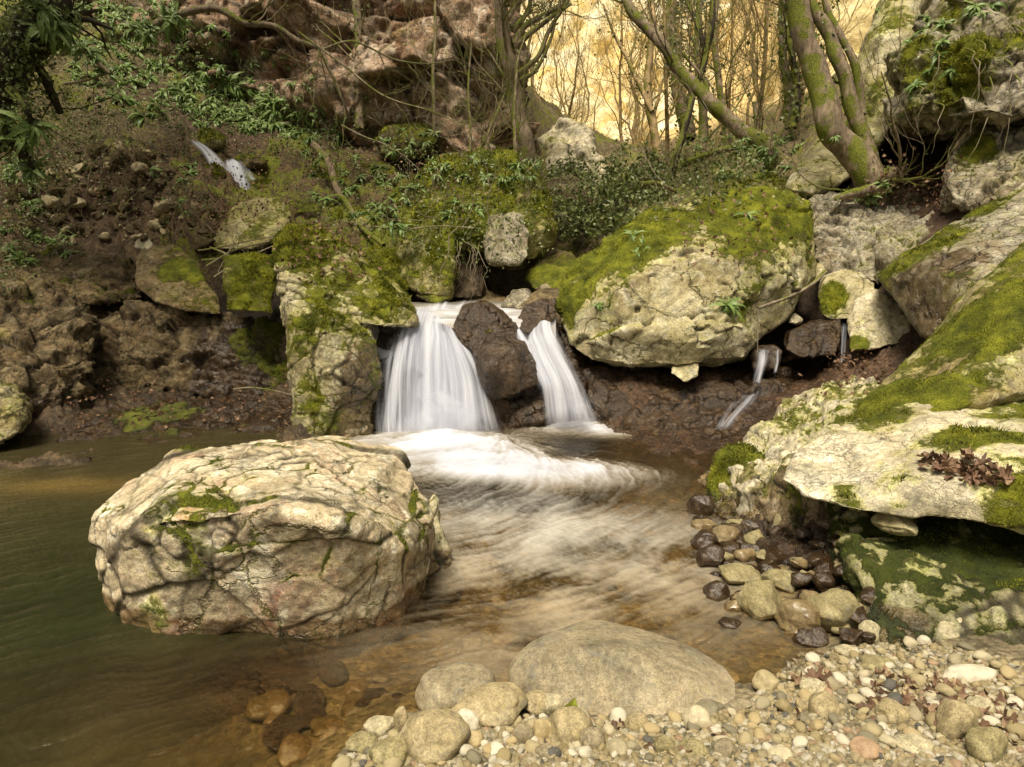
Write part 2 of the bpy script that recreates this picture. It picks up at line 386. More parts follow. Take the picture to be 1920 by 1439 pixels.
M = {}
M['pink'] = rock_mat('pinkish_limestone', (.52, .46, .30), (.62, .52, .37), (.76, .71, .56), lichen=(.88, .85, .74), lich=.75, dark=.42, stain=(.56, .31, .23), stainf=1.0, crl=.72, crsc=2.0, crw=.022, lm=.6)
M['white'] = rock_mat('white_limestone', (.48, .42, .27), (.64, .58, .43), (.74, .69, .57), lichen=(.82, .78, .68), lich=.5, dark=.40, stain=(.5, .34, .17), stainf=.4, crl=.45, crsc=5.5)
M['slab'] = rock_mat('mossy_brown_slab', (.22, .18, .09), (.36, .31, .17), (.58, .54, .40), lichen=(.72, .69, .56), lich=.5, dark=.35, crl=.4)
M['cob_white'] = rock_mat('pale_cobble', (.44, .38, .24), (.52, .47, .33), (.60, .55, .42), lich=.15, dark=.8, bump=.3, crl=0.0)
M['cob_tan'] = rock_mat('tan_cobble', (.34, .28, .16), (.43, .36, .22), (.50, .44, .30), lich=.15, dark=.75, bump=.35, crl=0.0)
M['cob_olive'] = rock_mat('olive_cobble', (.22, .20, .10), (.33, .29, .16), (.42, .38, .23), lich=.2, dark=.7, bump=.4, crl=0.0)
M['cob_brown'] = rock_mat('brown_cobble', (.055, .038, .024), (.11, .078, .05), (.20, .15, .10), lichen=(.42, .36, .26), lich=.5, dark=.45, bump=.8, crl=0.0)
M['tan'] = rock_mat('tan_limestone', (.33, .29, .15), (.49, .44, .27), (.64, .60, .44), lichen=(.82, .79, .66), lich=.5, dark=.33, crsc=2.1, crw=.020, lm=.42)
M['grey'] = rock_mat('grey_limestone', (.22, .19, .13), (.36, .32, .24), (.48, .45, .38), lichen=(.62, .6, .53), lich=.5, dark=.3, bump=1.4)
M['olive'] = rock_mat('olive_limestone', (.20, .18, .08), (.32, .28, .14), (.46, .42, .26), lichen=(.6, .57, .42), lich=.4, dark=.35)
M['dome'] = rock_mat('smooth_grey_stone', (.27, .25, .19), (.33, .28, .19), (.40, .36, .27), lichen=(.5, .48, .38), lich=.15, dark=.85, bump=.22, stain=(.36, .23, .13), stainf=.6, crl=0.0)
M['brown'] = rock_mat('brown_wet_rock', (.07, .046, .026), (.13, .09, .052), (.24, .18, .11), lichen=(.36, .30, .21), lich=.35, dark=.3, stain=(.13, .07, .035), wetrough=.10, bump=1.6)
M['earth'] = rock_mat('left_brown_cliff', (.08, .055, .028), (.18, .13, .068), (.32, .25, .145), lichen=(.50, .43, .28), crsc=6.5, lich=.35, dark=.25, bump=1.4)
M['red'] = rock_mat('red_cliff_rock', (.20, .11, .06), (.40, .265, .18), (.60, .47, .37), lichen=(.80, .71, .62), lich=.65, sc=.7, dark=.35, bump=1.6, stain=(.26, .10, .03), stainf=.6)
M['gold0'] = rock_mat('sun_painted_far_cliff', (.92, .72, .34), (.98, .86, .52), (1.0, .95, .72), lichen=(1.0, .97, .82), lich=.5, sc=.22, dark=.8, bump=1.0, stain=(.92, .64, .18), stainf=.6, crl=.2, mossc=((.50, .36, .06), (.75, .55, .12), (.9, .72, .22)))  # unused cliff variant, sunlight painted in as pale gold
def sun_painted_mat(name, c1, c2, c3, moss_):
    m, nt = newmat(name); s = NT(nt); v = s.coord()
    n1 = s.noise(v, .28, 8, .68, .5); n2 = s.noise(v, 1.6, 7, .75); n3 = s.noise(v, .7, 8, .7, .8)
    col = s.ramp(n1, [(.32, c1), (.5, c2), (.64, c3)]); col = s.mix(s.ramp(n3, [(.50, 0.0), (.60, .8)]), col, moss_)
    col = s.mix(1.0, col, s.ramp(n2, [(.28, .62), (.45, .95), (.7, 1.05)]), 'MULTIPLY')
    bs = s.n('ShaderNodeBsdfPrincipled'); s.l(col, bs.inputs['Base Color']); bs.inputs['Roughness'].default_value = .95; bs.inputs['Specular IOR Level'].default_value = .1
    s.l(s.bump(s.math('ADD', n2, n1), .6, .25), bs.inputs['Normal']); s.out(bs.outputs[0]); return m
M['gold'] = sun_painted_mat('sun_painted_far_cliff', (.92, .70, .34), (1.0, .90, .58), (1.0, .97, .82), (.86, .62, .18))  # golden sunlight and haze are painted into the cliff's base colours
M['slope'] = sun_painted_mat('sun_painted_far_slope', (.55, .43, .20), (.80, .65, .34), (.95, .85, .56), (.55, .45, .15))  # pale haze and golden light painted into the slope colours
M['face'] = rock_mat('green_stained_limestone', (.30, .29, .17), (.40, .38, .24), (.50, .48, .33), lichen=(.58, .56, .44), lich=.3, dark=.5, mossc=((.008, .013, .003), (.045, .060, .008), (.11, .13, .018)), crsc=5.0, crw=.17, crl=.75, lm=.75, gated=False)
M['fern'] = leaf_mat('fern_leaf', (.12, .20, .05), (.24, .36, .10), .4, .3, (.34, .45, .17))
M['ivy'] = leaf_mat('ivy_leaf', (.06, .085, .02), (.15, .19, .05), .35, .25, (.34, .38, .18))
M['dry'] = leaf_mat('dry_leaf', (.10, .05, .028), (.20, .11, .06), .6, .15, (.34, .22, .13))
M['dry2'] = leaf_mat('russet_dead_leaf', (.11, .065, .04), (.22, .13, .08), .6, .15, (.38, .26, .16))
M['gleaf'] = leaf_mat('yellow_green_leaf', (.30, .38, .05), (.42, .48, .08), .4, .4)
M['goldleaf'] = leaf_mat('golden_foliage', (.45, .30, .06), (.70, .50, .14), .6, .5, (.80, .65, .25))
M['moss'] = leaf_mat('moss_blades', (.05, .058, .006), (.20, .22, .014), .8, .35, (.48, .48, .05))
M['bark'] = bark_mat('mossy_bark', (.09, .06, .035), (.36, .28, .19), .32)
M['barklight'] = bark_mat('pale_bark', (.16, .12, .07), (.36, .30, .20), .35)
M['barkdark'] = bark_mat('dark_bark', (.018, .012, .007), (.06, .045, .028), .35)
M['barkfar'] = bark_mat('sun_painted_thin_bark', (.26, .17, .08), (.56, .41, .21), .15, mossc=((.1, .09, .01), (.2, .18, .03), (.3, .26, .05)))  # bark lightened to pale gold, painting in sun and haze
M['twig'] = bark_mat('grey_twig', (.16, .12, .08), (.38, .32, .23), .05)
M['log'] = bark_mat('weathered_log', (.12, .085, .05), (.30, .23, .15), .2)

def pebble_material(nm='pebble_stone', k=1.0):
    m, nt = newmat(nm); s = NT(nt); v = s.coord(); r = s.n('ShaderNodeObjectInfo').outputs['Random']
    f = s.math('FRACT', s.math('ADD', r, s.attr('var')))
    base = s.ramp(f, [(0, (.48, .42, .26)), (.18, (.60, .55, .40)), (.34, (.38, .32, .18)), (.46, (.70, .67, .56)), (.60, (.26, .24, .17)), (.70, (.52, .43, .25)), (.84, (.42, .38, .26)), (.92, (.14, .14, .13)), (.96, (.46, .33, .22))], 'CONSTANT')
    n = s.noise(v, 30, 6, .65); n2 = s.noise(v, 180, 4, .7)
    base = s.mix(1.0, base, s.ramp(n, [(.3, .68), (.5, 1.0), (.7, 1.18)]), 'MULTIPLY'); base = s.mix(1.0, base, s.ramp(n2, [(.3, .8), (.7, 1.15)]), 'MULTIPLY')
    base = s.mix(1.0, base, (k, k * .97, k * .9), 'MULTIPLY')
    g = s.n('ShaderNodeNewGeometry'); sx = s.n('ShaderNodeSeparateXYZ'); s.l(g.outputs['Position'], sx.inputs[0])
    wf = s.ramp(s.math('MULTIPLY_ADD', sx.outputs[2], 8.0, .5), [(.45, 1.0), (.68, 0.0)])       # below about 2 cm over the pool the stone is wet
    base = s.mix(wf, base, s.mix(1.0, base, (.34, .28, .20), 'MULTIPLY'))
    bs = s.n('ShaderNodeBsdfPrincipled'); s.l(base, bs.inputs['Base Color'])
    s.l(s.math('MULTIPLY_ADD', wf, -.45, .62), bs.inputs['Roughness']); s.l(s.bump(s.math('ADD', n, s.math('MULTIPLY', n2, .3)), .5, .004), bs.inputs['Normal'])
    bs.inputs['Specular IOR Level'].default_value = .35
    s.out(bs.outputs[0]); return m
M['pebble'] = pebble_material('pebble_stone', .92); M['gravel'] = pebble_material('gravel_grain', .62)

def ground_material():
    m, nt = newmat('gorge_ground'); s = NT(nt); v = s.coord()
    base = s.attrc('gcol'); n1 = s.noise(v, 7, 8, .7, .4); n2 = s.noise(v, 60, 6, .75)
    vo = s.n('ShaderNodeTexVoronoi'); vo.inputs['Scale'].default_value = 42; s.l(v, vo.inputs['Vector'])
    base = s.mix(1.0, base, s.ramp(n1, [(.3, .35), (.5, .95), (.68, 1.5)]), 'MULTIPLY'); base = s.mix(1.0, base, s.ramp(n2, [(.28, .35), (.5, .95), (.75, 1.7)]), 'MULTIPLY')
    sx = s.n('ShaderNodeSeparateColor'); s.l(vo.outputs['Color'], sx.inputs[0])
    base = s.mix(.6, base, s.mix(1.0, base, s.ramp(sx.outputs[0], [(0, .4), (.5, 1.0), (1, 1.8)]), 'MULTIPLY'))
    mn = s.noise(v, 9, 7, .72); mf = s.math('ADD', s.attr('moss'), s.math('MULTIPLY', s.math('SUBTRACT', mn, .5), 1.3)); mfac = s.ramp(mf, [(.42, 0.0), (.58, 1.0)])
    m2 = s.noise(v, 110, 4, .75); mc = s.ramp(m2, [(.3, MOSS[0]), (.5, MOSS[1]), (.75, MOSS[2])])
    col = s.mix(mfac, base, mc)
    wet = s.attr('wet')
    bs = s.n('ShaderNodeBsdfPrincipled'); s.l(col, bs.inputs['Base Color']); s.l(s.math('MULTIPLY_ADD', wet, -.7, .9), bs.inputs['Roughness'])
    h = s.math('ADD', s.math('MULTIPLY', n1, 1.2), s.math('ADD', s.math('MULTIPLY', n2, .5), s.math('MULTIPLY', vo.outputs['Distance'], -.4)))
    s.l(s.bump(s.math('ADD', h, s.math('MULTIPLY', m2, .3)), .9, .02), bs.inputs['Normal']); bs.inputs['Specular IOR Level'].default_value = .4
    s.out(bs.outputs[0]); return m
M['ground'] = ground_material()

def water_material():
    m, nt = newmat('stream_water'); s = NT(nt); v = s.coord()
    murk, foam, lic = s.attr('murk'), s.attr('foam'), s.attr('lic')
    tr = s.n('ShaderNodeBsdfTransparent'); s.l(s.mix(murk, (.86, .76, .56), (.35, .33, .16)), tr.inputs['Color'])
    mu = s.n('ShaderNodeBsdfDiffuse'); s.l(s.attrc('wcol'), mu.inputs['Color'])
    m1 = s.n('ShaderNodeMixShader'); s.l(murk, m1.inputs[0]); s.l(tr.outputs[0], m1.inputs[1]); s.l(mu.outputs[0], m1.inputs[2])
    bmp = s.bump(s.math('ADD', s.math('MULTIPLY', lic, .5), s.math('MULTIPLY', s.noise(v, 5, 3), 1.2)), .25, .012)
    gl = s.n('ShaderNodeBsdfGlossy'); gl.inputs['Roughness'].default_value = .24; gl.inputs['Color'].default_value = (1, .95, .85, 1); s.l(bmp, gl.inputs['Normal'])
    fr = s.n('ShaderNodeFresnel'); fr.inputs['IOR'].default_value = 1.33; s.l(bmp, fr.inputs['Normal'])
    m2 = s.n('ShaderNodeMixShader'); s.l(fr.outputs[0], m2.inputs[0]); s.l(m1.outputs[0], m2.inputs[1]); s.l(gl.outputs[0], m2.inputs[2])
    fo = s.n('ShaderNodeBsdfDiffuse'); s.l(s.attrc('fcol'), fo.inputs['Color'])
    m3 = s.n('ShaderNodeMixShader'); s.l(foam, m3.inputs[0]); s.l(m2.outputs[0], m3.inputs[1]); s.l(fo.outputs[0], m3.inputs[2])
    s.out(m3.outputs[0]); return m
M['water'] = water_material()

def fall_material(name='falling_water', dens=1.0):
    m, nt = newmat(name); s = NT(nt)
    a = s.attr('alpha'); st = s.attr('st')
    df = s.n('ShaderNodeBsdfDiffuse'); s.l(s.ramp(st, [(.15, (.44, .46, .60)), (.5, (.66, .70, .84)), (.9, (.84, .88, .98))]), df.inputs['Color'])
    tl = s.n('ShaderNodeBsdfTranslucent'); tl.inputs['Color'].default_value = (.9, .92, .98, 1)
    m1 = s.n('ShaderNodeMixShader'); m1.inputs[0].default_value = .35; s.l(df.outputs[0], m1.inputs[1]); s.l(tl.outputs[0], m1.inputs[2])
    tr = s.n('ShaderNodeBsdfTransparent')
    m2 = s.n('ShaderNodeMixShader'); s.l(a, m2.inputs[0]); s.l(tr.outputs[0], m2.inputs[1]); s.l(m1.outputs[0], m2.inputs[2])
    s.out(m2.outputs[0]); return m
M['fall'] = fall_material()
# ---------------------------------------------------------------- ground: one sheet from surveyed points
# region: (colour, moss, wet, roughness amplitude)
REG = {
 'grav': ((.24, .20, .12), 0, 0, .004), 'bed': ((.20, .15, .07), 0, .6, .012), 'deep': ((.07, .07, .025), 0, .6, .02),
 'redbed': ((.20, .10, .05), 0, .6, .015), 'ledge': ((.07, .042, .024), .0, 1, .035), 'bank': ((.08, .055, .03), .15, .7, .07),
 'earth': ((.105, .070, .038), .30, 0, .17), 'litter': ((.095, .058, .036), .0, 0, .04), 'mossy': ((.11, .075, .035), .52, .1, .10),
 'dark': ((.03, .02, .01), .1, .3, .08), 'slope': ((.15, .12, .06), .42, 0, .10), 'far': ((.60, .45, .20), .2, 0, .15), 'up': ((.16, .12, .06), 0, .6, .01)}
GP = []
def gz(x, y, z, reg): GP.append((*PZ(x, y, z), reg))
def gy(x, y, Y, reg): GP.append((*P(x, y, Y), reg))
def gw(x, y, z, reg): GP.append((x, y, z, reg))
for a in [(560,1439,-.02),(650,1395,0.0),(790,1345,.0),(950,1335,0.0),(1420,1285,.0),(1500,1238,.0),(1640,1235,.03)]: gz(*a, 'grav')
for a in [(700,1439,.03),(1000,1400,.05),(1300,1400,.07),(1600,1300,.06),(1700,1260,.07),(1900,1300,.11),(1900,1439,.13),(1500,1439,.09),(900,1700,.07),(1900,1700,.11),(2400,1500,.16),(2400,1250,.16)]: gz(*a, 'grav')
for a in [(0,1700,-.4),(100,1400,-.35),(100,1100,-.5),(50,950,-.4),(300,900,-.4),(-400,1100,-.4),(600,860,-.35)]: gz(*a, 'deep')
for a in [(300,1300,-.14),(400,1250,-.10),(200,1250,-.14)]: gz(*a, 'redbed')
for a in [(550,1300,-.07),(450,1439,-.13),(700,1250,-.09),(850,1000,-.22),(1000,900,-.3),(1100,1000,-.18),(1200,1100,-.12),(1100,1200,-.08),(900,1200,-.09),(1300,1100,-.03),(1320,950,-.03),(820,830,-.3),(1080,810,-.2),(1380,1200,-.04),(1480,1200,-.02)]: gz(*a, 'bed')
for a in [(-300,890,.02),(0,866,.02),(200,832,.02),(550,812,.02)]: gz(*a, 'bank')
for a in [(1180,822,.0),(1260,850,.0),(1330,880,.0),(1345,930,.0)]: gz(*a, 'ledge')
for a in [(1200,760,5.15),(1150,700,5.5),(1300,710,5.75),(1450,760,5.1),(1350,820,4.75),(1500,690,5.8),(1600,660,6.1),(1420,860,4.1)]: gy(*a, 'ledge')
gy(1680,690,4.9,'litter'); gy(1750,760,4.0,'litter')
for a in [(-.7,5.7,.74),(0,5.8,.74),(.5,5.9,.76),(-.3,6.8,.78),(.4,7.6,.8),(-.2,8.6,.8),(.5,8.8,.8)]: gw(*a, 'up')
for a in [(550,745,5.7),(300,745,5.6),(100,790,5.0),(-200,820,4.6)]: gy(*a, 'bank')
for a in [(-4.2,5.7,.15),(-3.3,6.3,.15),(-2.3,6.4,.15),(-5.5,5.2,.2)]: gw(*a, 'dark')
gy(480,600,7.0,'dark'); gy(560,560,6.9,'dark')
for a in [(0,530,7.1),(200,535,7.3),(100,480,7.6),(300,450,7.7),(200,380,8.1),(380,345,8.5),(40,300,8.4),(-250,420,7),(370,400,7.6),(-250,250,8.6)]: gy(*a, 'earth')
for a in [(150,255,8.9),(280,190,9.6),(100,120,10),(400,150,11),(-200,50,11)]: gy(*a, 'slope')
for a in [(420,300,9.2),(500,330,9.0),(600,280,9.8),(470,370,8.3),(600,400,7.9),(700,340,8.8),(800,420,8.0),(620,470,7.3),(720,500,7.4),(760,545,7.3),(560,400,7.8)]: gy(*a, 'mossy')
for a in [(300,240,9.9),(450,255,10.3),(700,260,10.6),(900,330,10.5)]: gy(*a, 'litter')
for a in [(-12,14,11),(-7,15,9),(-2,15,7.5),(-14,6,8),(-10,8,6)]: gw(*a, 'slope')
for a in [(1150,430,9),(1080,470,9),(1300,345,10),(1450,320,9.5),(1250,400,8.5)]: gy(*a, 'slope')
gy(1560,345,8.0,'dark'); gy(1640,360,7.4,'litter'); gy(1720,340,7.6,'litter'); gy(1760,390,6.6,'litter')
for a in [(1640,540,6.0),(1800,640,4.8)]: gy(*a, 'dark')
gy(2000,800,3.4,'litter'); gy(2400,800,3.2,'litter'); gy(2000,1100,2.3,'litter')
for a in [(5,5,2.2),(6,9,4.3),(9,9,6),(12,14,9),(6.2,15,4.6)]: gw(*a, 'slope')
gy(1060,420,12,'slope'); gy(1150,340,15,'slope'); gy(1300,305,20,'slope')
for a in [(2,30,6),(-4,32,9),(8,30,7),(2,50,16),(-15,45,25),(20,45,25),(3,80,30),(-40,60,40),(40,60,40)]: gw(*a, 'far')
for a in [(-6,2,1.2),(-8,-4,2.5),(0,-6,.5),(0,-1.5,.15),(3.5,0,.5),(8,-4,2.5),(-3.2,1,-.3)]: gw(*a, 'earth' if abs(a[0]) > 3.3 else 'grav')
G_ = np.array([g[:3] for g in GP], np.float64)
def _k(r): return np.sqrt(r * r + .04)
def _xf(p): q = p.copy(); return q
Kd = np.linalg.norm(G_[:, None, :2] - G_[None, :, :2], axis=2)
Wt = np.linalg.solve(np.block([[-_k(Kd) + 3e-2 * np.eye(len(G_)), np.ones((len(G_), 1))], [np.ones((1, len(G_))), np.zeros((1, 1))]]), np.concatenate([G_[:, 2], [0]]))
def gheight(xy):
    out = np.zeros(len(xy))
    for s in range(0, len(xy), 60000):
        d = np.linalg.norm(xy[s:s + 60000, None, :] - G_[None, :, :2], axis=2); out[s:s + 60000] = -_k(d) @ Wt[:-1] + Wt[-1]
    return out
def gregion(xy):
    A = np.array([[*REG[g[3]][0], *REG[g[3]][1:]] for g in GP]); out = np.zeros((len(xy), 6))
    for s in range(0, len(xy), 60000):
        q = xy[s:s + 60000]
        d2 = ((q[:, None, :] - G_[None, :, :2]) ** 2).sum(2) + .0004; w = 1 / d2 ** 2.2; w /= w.sum(1)[:, None]
        out[s:s + 60000] = w @ A
    return out
def build_ground():
    na, nr = 760, 620
    th = np.linspace(R(-62), R(62), na); r = 1.0 * np.exp(np.linspace(0, math.log(110), nr) ** 1.0)
    TH, RR = np.meshgrid(th, r); x = (RR * np.sin(TH)).ravel(); y = (RR * np.cos(TH)).ravel() - .2
    # near patch behind and beside the camera belongs to the same sheet
    xy = np.stack([x, y], 1); w = xy + .06 * np.stack([fbm(np.stack([x, y, x * 0], 1) * 2.5, 3, 5), fbm(np.stack([x, y, x * 0], 1) * 2.5, 3, 6)], 1)
    z = gheight(w); reg = gregion(w)
    p = np.stack([x, y, z * .6], 1).astype(np.float32)
    amp = reg[:, 5]
    wl = np.stack([fbm(p * 1.6 + 5 * k, 3, 8 + k) for k in range(3)], 1)
    h1, e1, idd = facets(p * 2.4 + wl * .5, 4); h2, e2, id2 = facets(p * 6.5 + wl * .8, 14); h3, e3, id3 = facets(p * 17 + wl, 24)
    d = amp * (1.5 * fbm(p * 1.6, 3, 1) + 1.0 * h1 + .55 * h2 + .25 * h3 + .4 * fbm(p * 14, 4, 2))
    z = z + d
    ch = sstep(-1.35, -1.15, x) * sstep(.75, .6, x) * sstep(5.6, 5.35, y) * sstep(4.3, 4.5, y); z = np.where(ch > 0, np.minimum(z, z * (1 - ch) - .2 * ch), z)
    v = np.stack([x, y, z], 1)
    i = np.arange(nr - 1)[:, None] * na; j = np.arange(na - 1)[None, :]
    q = np.stack([i + j, i + na + j, i + na + j + 1, i + j + 1], -1).reshape(-1, 4)[:, ::-1]
    me = mkmesh('ground', v, q); 
    cattr(me, 'gcol', reg[:, :3] * (.75 + .5 * idd + .25 * id2 - .1)[:, None]); attr(me, 'moss', np.clip(reg[:, 3] + .35 * (idd - .5) * (reg[:, 3] > .05), 0, 1)); attr(me, 'wet', reg[:, 4])
    o = link('ground', me, M['ground']); tag(o, 'stony gorge floor and banks of gravel, wet ledge, bare earth and moss', 'ground', kind='structure'); return o

# ---------------------------------------------------------------- water
SRC = np.array([-.05, 4.75])
def flow(x, y):
    dx, dy = x - SRC[0], y - SRC[1]; r = np.hypot(dx, dy) + 1e-3
    w = np.exp(-(r / 1.5) ** 2)
    fx = dx / r * w + (1 - w) * (-.95); fy = dy / r * w + (1 - w) * (-.40 + .16 * np.sin(x * 2.2 + y))
    fx += .25 * np.sin(y * 3.1 + x) * .5
    n = np.hypot(fx, fy) + 1e-6; return fx / n, fy / n
def make_lic(x0, x1, y0, y1, h, L=42, seed=3, sparse=False):
    nx, ny = int((x1 - x0) / h), int((y1 - y0) / h); r = np.random.default_rng(seed)
    N = r.random((ny, nx)).astype(np.float32)
    if sparse: N = (N > .9985).astype(np.float32)
    X, Y = np.meshgrid(x0 + (np.arange(nx) + .5) * h, y0 + (np.arange(ny) + .5) * h); acc = np.zeros_like(N); tot = 0
    for sgn in (1, -1):
        px, py = X.copy(), Y.copy()
        for k in range(L):
            fx, fy = flow(px, py); px += sgn * fx * h; py += sgn * fy * h
            ix = np.clip(((px - x0) / h).astype(int), 0, nx - 1); iy = np.clip(((py - y0) / h).astype(int), 0, ny - 1)
            w = .5 + .5 * math.cos(math.pi * k / L); acc += N[iy, ix] * w; tot += w
    acc /= tot
    if not sparse: acc = (acc - acc.mean()) / acc.std()
    else: acc = acc / acc.max()
    return acc
def sample(img, x0, y0, h, x, y):
    fx = np.clip((x - x0) / h - .5, 0, img.shape[1] - 1.01); fy = np.clip((y - y0) / h - .5, 0, img.shape[0] - 1.01)
    ix, iy = fx.astype(int), fy.astype(int); tx, ty = fx - ix, fy - iy
    return img[iy, ix] * (1 - tx) * (1 - ty) + img[iy, ix + 1] * tx * (1 - ty) + img[iy + 1, ix] * (1 - tx) * ty + img[iy + 1, ix + 1] * tx * ty
def blob(x, y, px, py, rx, ry, z=0.0):
    c = PZ(px, py, z); return np.exp(-(((x - c[0]) / rx) ** 2 + ((y - c[1]) / ry) ** 2))
def build_pool():
    x0, x1, y0, y1, h = -4.2, 3.0, 1.0, 6.0, .008
    L1 = make_lic(x0, x1, y0, y1, h, 11, 3); L2 = make_lic(x0, x1, y0, y1, h * 2.2, 12, 5); L3 = make_lic(x0, x1, y0, y1, h, 24, 9, True)
    gx = np.linspace(-500, 1750, 760); gy_ = np.concatenate([np.linspace(795, 1000, 150)[:-1], np.linspace(1000, 1560, 230)])
    X, Y = np.meshgrid(gx, gy_); dx = (X - CX) / F; uy = (CY - Y) / F; dy = cp + uy * sp; dz = -sp + uy * cp; t = -CAMZ / dz
    x = (dx * t).ravel(); y = (dy * t).ravel()
    wx = fbm(np.stack([x, y, x * 0], 1) * 1.7, 4, 91) * .11; wy = fbm(np.stack([x, y, x * 0 + 3], 1) * 1.7, 4, 92) * .11
    a = sample(L1, x0, y0, h, x + wx, y + wy); b = sample(L2, x0, y0, h * 2.2, x + wx * 1.3, y + wy * 1.3); c = sample(L3, x0, y0, h, x + wx, y + wy)
    bl = lambda *k: blob(x, y, *k)
    p = np.stack([x, y, x * 0], 1).astype(np.float32)
    fb = fbm(p * 3.0, 4, 12)
    foam = 1.5 * bl(820,835,.62,.32) + 1.3 * bl(890,872,.60,.26) + .8 * bl(970,890,.52,.20) + .14 * bl(1060,930,.7,.3) + 1.0 * bl(1080,805,.36,.16) + .55 * bl(1150,815,.25,.14) + .5 * bl(1130,890,.40,.22) + .22 * bl(900,945,.5,.18)
    foam = foam * (.88 + .03 * a + .07 * b + .75 * fb) + (.05 * a + .07 * b) * sstep(.05, .4, foam) * sstep(1.4, .6, foam)
    foam -= .8 * bl(1000,795,.16,.12) + .45 * bl(1110,852,.26,.10)
    foam = sstep(.05, 1.30, foam)
    mid = bl(1130,1060,.80,.55) + .8 * bl(1000,1010,.6,.5) + .5 * bl(950,1230,.4,.25); mid = np.clip(mid, 0, 1)
    sheen_streak = mid * np.clip(.25 + .06 * a + .08 * b + .70 * fb + .14 * bl(980,960,.6,.4), 0, .72)  # cream streaks paint reflections and sheen on the water as diffuse colour
    sheen_streak += .16 * sstep(.2, .9, c) * np.clip(.3 + 1.5 * fb, 0, 1) + .035 * np.clip(a - .8, 0, 2) * np.clip(.2 + 1.5 * fb, 0, 1) * (1 - mid)
    sheen_streak = sheen_streak * (1 - np.clip(1.6 * bl(1080,1345,.55,.14), 0, 1)) * (1 - np.clip(1.5 * bl(800,1380,.4,.12), 0, 1))
    foam_sheen = 1 - (1 - foam) * (1 - np.clip(sheen_streak, 0, .85))  # foam plus the painted sheen, mixed as one factor
    deepL = sstep(-.35, -1.15, x + .15 * fb) * .94
    deepL = np.maximum(deepL, .55 * bl(700,830,.5,.3))
    shallow = bl(600,1330,.45,.28) + .8 * bl(380,1270,.4,.2); murk = np.clip(.10 + deepL * .80 - .45 * shallow + .06 * b, .04, .93)
    green = (bl(130,1150,.8,.6) + .6 * bl(60,1000,.7,.5))[:, None]
    wc = np.array([[.052, .044, .017]]) * (1 - np.clip(green, 0, 1)) + np.array([[.034, .040, .014]]) * np.clip(green, 0, 1)
    wc = wc + mid[:, None] * np.array([[.14, .11, .06]]) + (foam[:, None] * np.array([[.2, .2, .17]]))
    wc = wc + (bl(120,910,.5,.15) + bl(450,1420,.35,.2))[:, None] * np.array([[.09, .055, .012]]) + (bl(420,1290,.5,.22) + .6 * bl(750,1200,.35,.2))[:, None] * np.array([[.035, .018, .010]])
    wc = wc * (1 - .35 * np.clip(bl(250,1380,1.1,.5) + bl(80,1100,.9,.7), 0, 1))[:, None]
    wc = wc * np.clip(1 + .05 * b + .03 * a + .35 * fb, .3, 2)[:, None]
    f = np.clip(foam, 0, 1)[:, None]
    nr = np.clip(bl(950,950,.9,.6) + .6 * bl(1150,1000,.7,.5), 0, 1)[:, None]; fc = (np.array([[.66, .56, .39]]) * (1 - nr) + np.array([[.66, .64, .58]]) * nr) * (1 - f) + np.array([[.56, .59, .68]]) * f * (1 + .30 * np.clip(1.5 * fb + .12 * b, -1, 1))[:, None]
    z = .0012 * b + .0005 * a + .012 * fb + .03 * f[:, 0] + .05 * bl(830,825,.5,.12) + .03 * bl(1090,800,.25,.1)
    nx = len(gx); ny = len(gy_); i = np.arange(ny - 1)[:, None] * nx; j = np.arange(nx - 1)[None, :]
    q = np.stack([i + j, i + nx + j, i + nx + j + 1, i + j + 1], -1).reshape(-1, 4)
    me = mkmesh('water', np.stack([x, y, z], 1), q); attr(me, 'murk', murk); attr(me, 'foam', np.clip(foam_sheen, 0, 1)); attr(me, 'lic', a * .5 + b); cattr(me, 'wcol', np.clip(wc, 0, 1)); cattr(me, 'fcol', fc)
    o = link('water', me, M['water']); tag(o, 'pool water, olive brown and clear at the left, white with foam below the falls', 'water', kind='structure')
    # upper pool behind the lip
    gx = np.linspace(0, 1, 240); gy2 = np.concatenate([np.linspace(5.28, 5.6, 60), np.linspace(5.61, 8.4, 180)]); X, Y = np.meshgrid(gx, gy2); X = -1.15 + X * (1.50 + .55 * sstep(5.9, 7.0, Y)); x = X.ravel(); y = Y.ravel()
    p = np.stack([x * 1.2, y * 5, x * 0], 1).astype(np.float32); n1 = fbm(p * 1.6, 5, 33); n2 = fbm(p * 5, 3, 34)
    f = sstep(7.3, 5.6, y) * np.clip(.72 + .9 * n1 + .3 * n2, 0, 1)
    z = .845 + .012 * n1 * 2 - .05 * sstep(5.8, 5.5, y) - .42 * np.clip((5.50 - y) / .22, 0, 1) ** 1.6
    i = np.arange(239)[:, None] * 240; j = np.arange(239)[None, :]; q = np.stack([i + j, i + 240 + j, i + 241 + j, i + j + 1], -1).reshape(-1, 4)[:, ::-1]
    me = mkmesh('water', np.stack([x, y, z], 1), q); attr(me, 'murk', .5 + 0 * x); attr(me, 'foam', f); attr(me, 'lic', n1 * 3); cattr(me, 'wcol', np.tile([[.07, .055, .03]], (len(x), 1))); cattr(me, 'fcol', np.array([[.58, .55, .50]]) + (np.clip(f[:, None] - .4, 0, 1)) * np.array([[.12, .22, .42]]))
    o = link('upper_water', me, M['water']); tag(o, 'streaky white stream running up to the lip of the falls', 'water', kind='structure')

